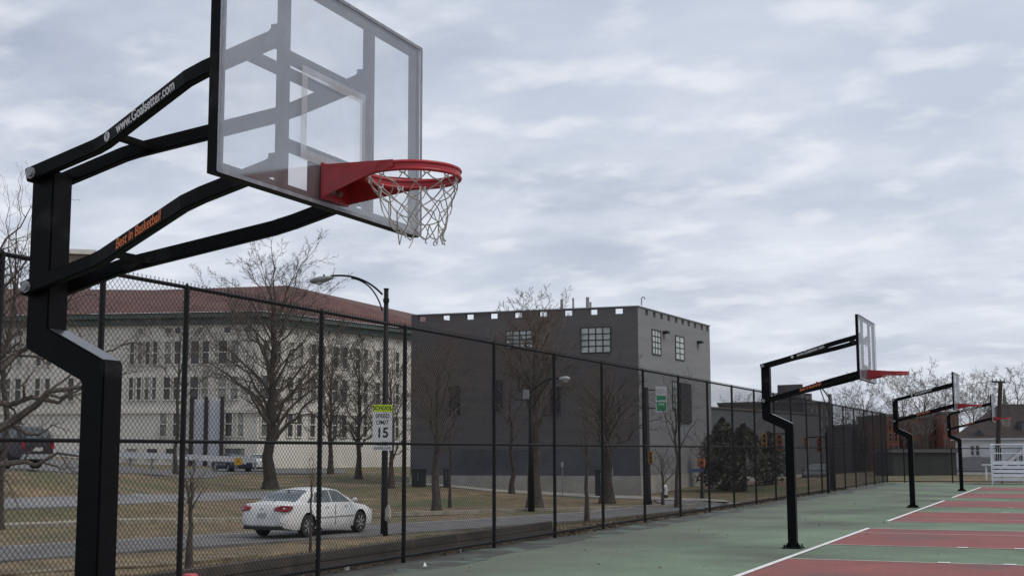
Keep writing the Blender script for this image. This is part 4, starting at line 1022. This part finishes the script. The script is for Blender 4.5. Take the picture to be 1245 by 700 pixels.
# hydrant
b = foot(809, 606); hy_ = thing('fire_hydrant', 'white topped fire hydrant between two saplings near the street corner', 'hydrant', tuple(b))
MB().tube([(0, 0, 0), (0, 0, .22)], .15, 12).build('base', m_dark, hy_); MB().tube([(0, 0, .22), (0, 0, .55), (0, 0, .64), (0, 0, .74), (0, 0, .80)], [.13, .12, .14, .08, .03], 12).build('barrel', m_sw, hy_, smooth=False)
for s in (-1, 1): MB().tube([tuple(r0*s*.1+UPV*.45), tuple(r0*s*.2+UPV*.45)], .05, 8).build('outlet', m_sw, hy_)
# utility cabinets by the grey building
for (x0_, x1_, y0_, y1_, Z, lb) in ((501.5, 517, 571, 586, 80, 'wide black utility box on the lawn right of the speed limit sign'), (540, 547, 571, 585, 80, 'narrow black utility box behind the forked tree'), (724, 738, 572, 592, 76, 'dark tall utility cabinet against the broad trunk')):
    c_ = P((x0_+x1_)/2, y1_, Z); w_ = (x1_-x0_)*Z/FPX; h_ = (y1_-y0_)*Z/FPX
    t = thing('utility_box', lb, 'utility box', tuple(c_), YAW+R(-8))
    MB().box((-w_/2, -.3, -.6), (w_/2, .3, h_)).build('cabinet', m_wf, t, bevel=.02); MB().box((-w_/2-.04, -.34, h_+.003), (w_/2+.04, .34, h_+.06)).build('lid', m_dark, t); MB().box((-.012, -.315, .1), (.012, -.303, h_-.1)).build('door_seam', m_galv, t)
# utility pole
b = P(1212.5, 587, 92); b.z = 0; zt = P(1216, 463, 92).z
upo = thing('utility_pole', 'leaning wooden utility pole with crossarm behind the white house roof', 'pole', tuple(b))
tpv = P(1216.5, 463, 92)-b; MB().tube([(0, 0, 0), tuple(tpv)], [.19, .14], 8).build('pole', m_bark2, upo)
ca, cb_ = P(1206, 463.8, 92)-b, P(1222, 464.6, 92)-b; MB().bar([ca, cb_], .1, .13).build('crossarm', m_bark2, upo)
for t in (.05, .35, .65, .95): q = ca.lerp(cb_, t); MB().tube([q+UPV*.06, q+UPV*.22], .035, 6).build('insulator', m_galv, upo)
# wires
for i, (xa, ya, xb, yb) in enumerate(((1206.5, 463, 1090, 468), (1221, 464, 1300, 467))):
    a, b_ = P(xa, ya, 92), P(xb, yb, 96 if i == 0 else 85); q = MB(); q.tube([a.lerp(b_, t/12)-UPV*1.0*(t/12)*(1-t/12) for t in range(13)], .014, 4)
    tag(q.build('power_line', m_dark), ['power line running left from the utility pole crossarm', 'power line running right from the utility pole crossarm'][i], 'cable')

# bleachers
bl_ = thing('bleachers', 'white aluminium bleachers with five plank rows at the right edge before the low fence', 'bleachers', (-4.25, 70.2, 0))
m_al = mat('white_aluminium', (.62, .64, .68), .45, (.52, .54, .58), 4)
Lb = 6.0
for i in range(5):
    z = .18+.20*i
    MB().box((.0, .28*i, z), (Lb, .28*i+.10, z+.145)).build('plank', m_al, bl_)
    MB().box((.0, .28*i+.103, z+.11), (Lb, .28*i+.26, z+.145)).build('plank', m_al, bl_)
q = MB()
for x in (.03, 1.5, 3.0, 4.5, 5.97):
    q.tube([(x, .1, 0), (x, .1, .18)], .03, 6); q.tube([(x, 1.42, 0), (x, 1.42, 2.0)], .03, 6); q.tube([(x, .1, .17), (x, 1.42, 1.0)], .03, 6); q.tube([(x, .1, .04), (x, 1.42, .04)], .03, 6)
q.build('support_frame', m_al, bl_)
for z in (2.0, 1.55, 1.12): MB().tube([(0, 1.42, z), (Lb, 1.42, z)], .03, 8).build('guard_rail', m_al, bl_)
q = MB()
for i in range(60): q.tube([(i*.1+.05, 1.44, 1.1), (i*.1+.05, 1.44, 2.0)], .008, 4)
q.build('guard_mesh', m_al, bl_)
MB().tube([(.02, .0, 0), (.02, .0, 1.95), (.02, 1.42, 2.0)], .03, 8).build('end_rail', m_al, bl_)
MB().box((-.45, .1, .95), (-.03, 1.2, 1.0)).build('end_step', m_al, bl_); MB().box((-.3, .2, .2), (-.25, .9, .95)).build('end_leg', m_al, bl_)

# ================================================================== GUARD RAIL, YELLOW SIGNS
gr_ = thing('guard_rail', 'pale steel guard rail along the parking lot in front of the white building', 'barrier', tuple(P(145, 575, 96)))
g0 = gr_.location.copy()
pts = [P(-60, 549, 88), P(60, 550, 92), P(145, 552, 95), P(230, 555.5, 98), P(310, 559, 102)]
q = MB(); q.bar([p-g0 for p in pts], .10, .42); q.build('rail_beam', mat('pale_blue_rail', (.46, .48, .52), .6, (.38, .40, .43), 3), gr_)
for i in range(14):
    t = i/13*4; k_ = min(3, int(t)); p = pts[k_].lerp(pts[k_+1], t-k_); z = terr(p.x, p.y)
    MB().bar([Vector((p.x, p.y, z-.2))-g0+HF*.08, Vector((p.x, p.y, p.z+.1))-g0+HF*.08], .12, .12, (1, 0, 0)).build('rail_post', m_galv, gr_)
for (x, y, Z, lb) in ((60, 557.5, 90.5, 'small yellow square sign on the guard rail, left of the nearest goal pole'), (289.5, 560.5, 99, 'small yellow square sign on the guard rail, left of the large dark tree trunk')):
    c_ = P(x, y, Z); t = thing('warning_sign', lb, 'sign', tuple(c_)); n_ = Vector((EYEP.x-c_.x, EYEP.y-c_.y, 0)).normalized(); s_ = UPV.cross(n_); h = .27
    q = MB().add([s_*u+UPV*z+n_*o for o in (.1, .12) for z in (-h, h) for u in (-h, h)], [(0,1,3,2),(4,6,7,5),(0,4,5,1),(2,3,7,6),(0,2,6,4),(1,5,7,3)]); q.build('sign_plate', mat('amber_sign', (.62, .33, .02), .5), t)
    q = MB(); 
    for a in (.6, 2.1, 4.0): q.bar([s_*.02+n_*.125, s_*(.17*math.cos(a))+UPV*.17*math.sin(a)+n_*.125], .06, .01)
    q.build('symbol', m_ink, t); MB().tube([tuple(n_*-.02+UPV*-1.4), tuple(n_*-.02+UPV*.2)], .04, 6).build('post', m_galv, t)

# ================================================================== CARS
def loft(q, secs, close=True):
    n = len(secs[0]); o = len(q.v)
    for s in secs: q.v += [tuple(p) for p in s]
    for i in range(len(secs)-1):
        for k in range(n): q.f.append((o+i*n+k, o+i*n+(k+1) % n, o+(i+1)*n+(k+1) % n, o+(i+1)*n+k))
    q.f.append(tuple(o+k for k in range(n-1, -1, -1))); q.f.append(tuple(o+(len(secs)-1)*n+k for k in range(n)))
def interp(tb, x):
    if x <= tb[0][0]: return tb[0][1]
    for i in range(len(tb)-1):
        if x <= tb[i+1][0]:
            t = (x-tb[i][0])/(tb[i+1][0]-tb[i][0]); a, b_ = tb[i][1], tb[i+1][1]; t2_ = t*t*(3-2*t); t = .5*t+.5*t2_; return a+(b_-a)*t
    return tb[-1][1]
def make_car(kind, label, group=None, paint=None, simple=False):
    t = thing('white_sedan' if kind == 'sedan' else 'parked_suv', label, 'car', group=group); paint = paint or m_wpaint
    if kind == 'sedan':
        TOP = [(-2.50, .84), (-2.44, .99), (-2.2, 1.035), (-1.6, 1.05), (-.8, 1.02), (.6, .98), (1.2, .95), (1.8, .88), (2.25, .76), (2.48, .60), (2.52, .5)]
        BOT = [(-2.5, .40), (-2.4, .30), (-2.0, .22), (2.0, .20), (2.45, .24), (2.52, .3)]
        WID = [(-2.50, .70), (-2.42, .82), (-2.2, .885), (-1.6, .92), (0, .925), (1.5, .915), (2.1, .84), (2.4, .70), (2.52, .50)]
        ROOF = [(-1.98, 1.03), (-1.7, 1.13), (-1.25, 1.33), (-.85, 1.435), (-.3, 1.47), (.1, 1.465), (.45, 1.42), (.9, 1.2), (1.30, .97)]
        wx = (-1.38, 1.42); wr = .335
    else:
        TOP = [(-2.45, 1.0), (-2.35, 1.12), (-1.0, 1.13), (1.0, 1.10), (1.9, 1.02), (2.3, .9), (2.4, .7)]
        BOT = [(-2.45, .45), (-2.2, .34), (2.2, .32), (2.4, .4)]
        WID = [(-2.45, .86), (-2.3, .92), (0, .94), (1.9, .92), (2.3, .8), (2.4, .6)]
        ROOF = [(-2.42, 1.1), (-2.28, 1.68), (-1.9, 1.80), (0, 1.82), (.5, 1.76), (1.25, 1.1)]
        wx = (-1.45, 1.45); wr = .37
    q = MB(); S = []
    x0_, x1_ = TOP[0][0], TOP[-1][0]; n = 44
    for i in range(n+1):
        x = x0_+(x1_-x0_)*i/n; tz, bz, w_ = interp(TOP, x), interp(BOT, x), interp(WID, x)
        hs_ = [(.62, bz), (.93, bz+.02), (.985, bz+.12), (1.0, .48), (1.0, .60), (.985, .72), (.965, tz-.14), (.93, tz-.05), (.86, tz-.01), (.5, tz+.012), (0, tz+.02)]
        hs_ = [(a, max(bz, min(z, tz+.02))) for a, z in hs_]
        ring = [Vector((x, w_*a, z)) for a, z in hs_] + [Vector((x, -w_*a, z)) for a, z in hs_[-2::-1]]
        S.append(ring)
    loft(q, S)
    body = q.build('body', paint, t, smooth=True); body.data.materials.append(m_dark)
    cut = MB()
    for x in wx:
        for s in (-1, 1): cut.tube([(x, s*.60, wr+.02), (x, s*1.2, wr+.02)], wr+.055, 28)
    co = cut.build('cutter', m_dark); co.data.materials.clear(); co.data.materials.append(paint); co.data.materials.append(m_dark)
    for p in co.data.polygons: p.material_index = 1
    md = body.modifiers.new('b', 'BOOLEAN'); md.operation = 'DIFFERENCE'; md.solver = 'EXACT'; md.object = co
    bpy.context.view_layer.update(); me = bpy.data.meshes.new_from_object(body.evaluated_get(bpy.context.evaluated_depsgraph_get()))
    body.modifiers.clear(); body.data = me; me.name = 'body'; bpy.data.objects.remove(co)
    try: me.set_sharp_from_angle(angle=R(38))
    except Exception: pass
    # cabin
    yb = .80 if kind == 'sedan' else .84; yt_ = .60 if kind == 'sedan' else .70; zb = .97 if kind == 'sedan' else 1.08; zr_ = 1.44 if kind == 'sedan' else 1.78
    def sidey(z): return yb+(yt_-yb)*(z-zb)/(zr_-zb)
    def topz(x, y):
        zr = interp(ROOF, x); ye = sidey(min(zr, zr_)); return zr-.045*(min(1, abs(y)/max(.1, ye)))**3
    S = []; xa, xb = ROOF[0][0], ROOF[-1][0]
    for i in range(41):
        x = xa+(xb-xa)*i/40; zr = interp(ROOF, x); zl = zb-.06; zs_ = max(zl+.01, zr-.045-.03); ys = sidey(zs_)
        half = [(sidey(zl), zl), (sidey((zl+zs_)/2), (zl+zs_)/2), (ys, zs_), (ys*.95, topz(x, ys*.95)+.0), (ys*.6, topz(x, ys*.6)), (0, topz(x, 0))]
        S.append([Vector((x, a, z)) for a, z in half]+[Vector((x, -a, z)) for a, z in half[-2::-1]])
    q = MB(); loft(q, S); q.build('cabin', paint, t, smooth=True).data.set_sharp_from_angle(angle=R(35)) if True else None
    # side glass
    def sglass(poly, s, nm='side_window'):
        v = [Vector((x, s*(sidey(z)+.006), z)) for x, z in poly]; return MB().prism(v, (0, s*.006, 0)).build(nm, m_carglass, t)
    for s in (-1, 1):
        if kind == 'sedan':
            sglass([(-.98, 1.025), (-.05, 1.015), (-.05, 1.385), (-.52, 1.375), (-.78, 1.31)], s); sglass([(.01, 1.015), (.98, 1.0), (.55, 1.27), (.36, 1.355), (.01, 1.385)], s); sglass([(-1.30, 1.035), (-1.04, 1.03), (-.86, 1.27), (-.98, 1.235)], s, 'quarter_window')
        else:
            sglass([(-2.1, 1.15), (-1.15, 1.15), (-1.15, 1.68), (-2.0, 1.66)], s); sglass([(-1.08, 1.15), (-.12, 1.15), (-.12, 1.7), (-1.08, 1.7)], s); sglass([(-.05, 1.15), (.95, 1.15), (.5, 1.6), (.3, 1.69), (-.05, 1.7)], s)
    def surf(x0_, x1_, f0, f1, nm, m, n_=10, o=.007):
        q = MB()
        for i in range(n_+1):
            x = x0_+(x1_-x0_)*i/n_; w_ = f0+(f1-f0)*i/n_
            for k in range(n_+1):
                y = -w_+2*w_*k/n_; q.v.append((x, y, topz(x, y)+o))
        for i in range(n_):
            for k in range(n_): a = i*(n_+1)+k; q.f.append((a, a+1, a+n_+2, a+n_+1))
        return q.build(nm, m, t, smooth=True)
    if kind == 'sedan': surf(-1.80, -.98, .70, .55, 'rear_window', m_carglass); surf(.50, 1.2, .56, .70, 'windscreen', m_carglass)
    else: surf(.62, 1.15, .66, .76, 'windscreen', m_carglass); MB().add([(-2.455, -.66, 1.16), (-2.455, .66, 1.16), (-2.30, .58, 1.66), (-2.30, -.58, 1.66)], [(0,1,2,3)]).build('rear_window', m_carglass, t)
    # wheels
    for x in wx:
        for s in (-1, 1):
            wq = thing_part = MB(); y0_, y1_ = s*.70, s*.905
            prof = [(y0_, wr*.9), (y0_+s*.03, wr), (y1_-s*.03, wr), (y1_, wr*.93), (y1_-s*.006, wr*.70)]
            pts_, rads = [(x, a, wr) for a, _ in prof], [b__ for _, b__ in prof]
            wq.tube(pts_, rads, 28); wo = wq.build('wheel', m_rubber, t, smooth=False)
            rq = MB(); rq.tube([(x, y1_-s*.02, wr), (x, y1_+s*.002, wr)], [wr*.68, wr*.66], 28, cap=False)
            rq.tube([(x, y1_-s*.03, wr), (x, y1_-s*.01, wr)], wr*.2, 12)
            for k in range(7):
                a = k*2*math.pi/7+.3; d_ = Vector((math.cos(a), 0, math.sin(a))); c_ = Vector((x, y1_-s*.006, wr)); rq.bar([c_, c_+d_*wr*.66], .05, .02, (0, 1, 0))
            rq.build('rim', m_rim, wo)
            MB().tube([(x, y1_-s*.05, wr), (x, y1_-s*.045, wr)], wr*.66, 20).build('brake_shadow', m_dark, wo)
    xr = x0_
    if kind == 'sedan':
        for s in (-1, 1):
            # wraparound tail lamps
            q = MB(); P_ = [(-2.495, .43, .83), (-2.47, .47, .93), (-2.40, .70, .985), (-2.18, .895, .965), (-2.12, .90, .93), (-2.20, .905, .84), (-2.40, .84, .79), (-2.475, .66, .79)]
            ring = [Vector((x-.012, s*(y+.010), z)) for x, y, z in P_]; base_ = [v+Vector((.06, -s*.06, 0)) for v in ring]
            mids = [Vector((-2.44, s*.60, .885)), Vector((-2.375, s*.755, .89)), Vector((-2.25, s*.885, .90))]
            inner = [mids[0], mids[0], mids[0], mids[2], mids[2], mids[2], mids[1], mids[0]]
            inner = [v+Vector((-.075, s*.070, 0)) for v in inner]
            mm = [ring[i].lerp(inner[i], .35)+Vector((-.030, s*.022, 0)) for i in range(8)]
            q.v += [tuple(v) for v in base_+ring+mm]; 
            for i in range(8):
                j = (i+1) % 8; q.f += [(i, j, 8+j, 8+i), (8+i, 8+j, 16+j, 16+i)]
            q.f.append(tuple(16+i for i in range(8)))
            q.build('tail_lamp', m_tail, t)
            q = MB().tube([(.98, s*.86, 1.02), (.96, s*.98, 1.05), (.95, s*1.05, 1.06)], [.03, .075, .06], 10); q.build('wing_mirror', paint, t, smooth=True)
            q = MB().add([(1.9, s*.75, .80), (2.3, s*.68, .72), (2.42, s*.60, .60), (2.1, s*.83, .62)], [(0,1,2,3)]); q.build('headlamp', m_hook, t)
            MB().box((-1.0, s*.932-.008, .55), (1.02, s*.932+.008, .585)).build('side_moulding', mat('grey_moulding', (.35, .35, .35), .5), t)
            for x in (-.38, .62): MB().box((x-.09, s*.905-.012, .865), (x+.09, s*.905+.016, .89)).build('door_handle', paint, t)
            for x in (.0, ): MB().box((x-.005, s*.925-.01, .32), (x+.005, s*.925+.004, .95)).build('door_seam', m_dark, t)
        MB().box((-2.515, -.16, .615), (-2.497, .16, .75)).build('number_plate', mat('pale_plate', (.5, .5, .48), .5, (.35, .35, .36), 20), t)
        MB().box((-2.508, -.05, .86), (-2.49, .05, .89)).build('badge', m_rim, t)
        q = MB(); q.box((-2.45, -.72, .26), (-2.36, .72, .42)); q.build('bumper_underside', m_dark, t)
        MB().box((-2.0, -.7, .22), (2.0, .7, .40)).build('underbody', m_dark, t)
        q = MB(); q.tube([(-1.97, .02, 1.05), (-1.80, .02, 1.12)], .012, 5); q.tube([(-1.2, .0, 1.37), (-1.2, .0, 1.40)], .05, 8); q.build('antenna', m_dark, t)
    else:
        for s in (-1, 1): MB().box((-2.47, s*.80-.08, .85), (-2.40, s*.80+.08, 1.2)).build('tail_lamp', m_tail, t)
        MB().box((-2.475, -.25, .75), (-2.455, .25, .9)).build('number_plate', mat('pale_plate', (.5, .5, .48)), t)
        MB().box((-2.53, -.85, .42), (-2.38, .85, .62)).build('bumper', mat('chrome_bumper', (.35, .36, .38), .35, metal=.4), t)
    return t
car = make_car('sedan', 'white four door sedan driving away on the road behind the fence')
hd = R(4); fwd = Vector((math.sin(hd), math.cos(hd), 0)); rgt = Vector((math.cos(hd), -math.sin(hd), 0))
rw_ = ghit(372, 655.0)   # near rear tyre foot
base = Vector((rw_.x, rw_.y, 0)) + fwd*1.38 - rgt*.82
car.location = (base.x, base.y, terr(base.x, base.y)+.055); car.rotation_euler = (0, 0, math.pi/2-hd)
suv = make_car('suv', 'dark maroon sport utility car parked at the far left behind the guard rail', paint=mat('maroon_paint', (.022, .016, .022), .35, (.015, .011, .016), 3))
p = P(-4, 568, 57.5); suv.location = (p.x, p.y, terr(p.x, p.y)+.04); suv.rotation_euler = (0, 0, math.pi/2+YAW+R(62)); suv.scale = (1.02, 1.02, 1.02)
cars = [(281, 571, 108, 150, mat('navy_paint', (.02, .03, .06), .35), 'dark blue car parked beside the right hand yellow sign'),
        (314, 571, 110, 120, m_wpaint, 'white car parked right of the right hand yellow sign, half hidden by the trunk')]
proto = car
for (x, y, Z, ang, pm, lb) in cars:
    c2 = copy_tree(proto); p = P(x, y, Z); c2.name = 'parked_car'; c2.location = (p.x, p.y, terr(p.x, p.y)+.04); c2.rotation_euler = (0, 0, R(ang)); c2['label'] = lb; c2['group'] = 'cars parked by the white building'
    if pm is not m_wpaint:
        for ch in [q for q in SC.objects if q.parent == c2]:
            if ch.name.split('.')[0] in ('body', 'cabin', 'wing_mirror', 'door_handle'):
                ch.material_slots[0].link = 'OBJECT'; ch.material_slots[0].material = pm
# car behind the far end of the fence
p = P(996, 599, 96); c3 = copy_tree(proto); c3.name = 'parked_car'; c3.location = (p.x, p.y, terr(p.x, p.y)-.55); c3.rotation_euler = (0, 0, R(270)); c3['label'] = 'dark car passing low behind the fence, right of the second goal pole'
for ch in [q for q in SC.objects if q.parent == c3]:
    if ch.name.split('.')[0] in ('body', 'cabin', 'wing_mirror', 'door_handle'):
        ch.material_slots[0].link = 'OBJECT'; ch.material_slots[0].material = mat('charcoal_paint', (.03, .032, .035), .3)
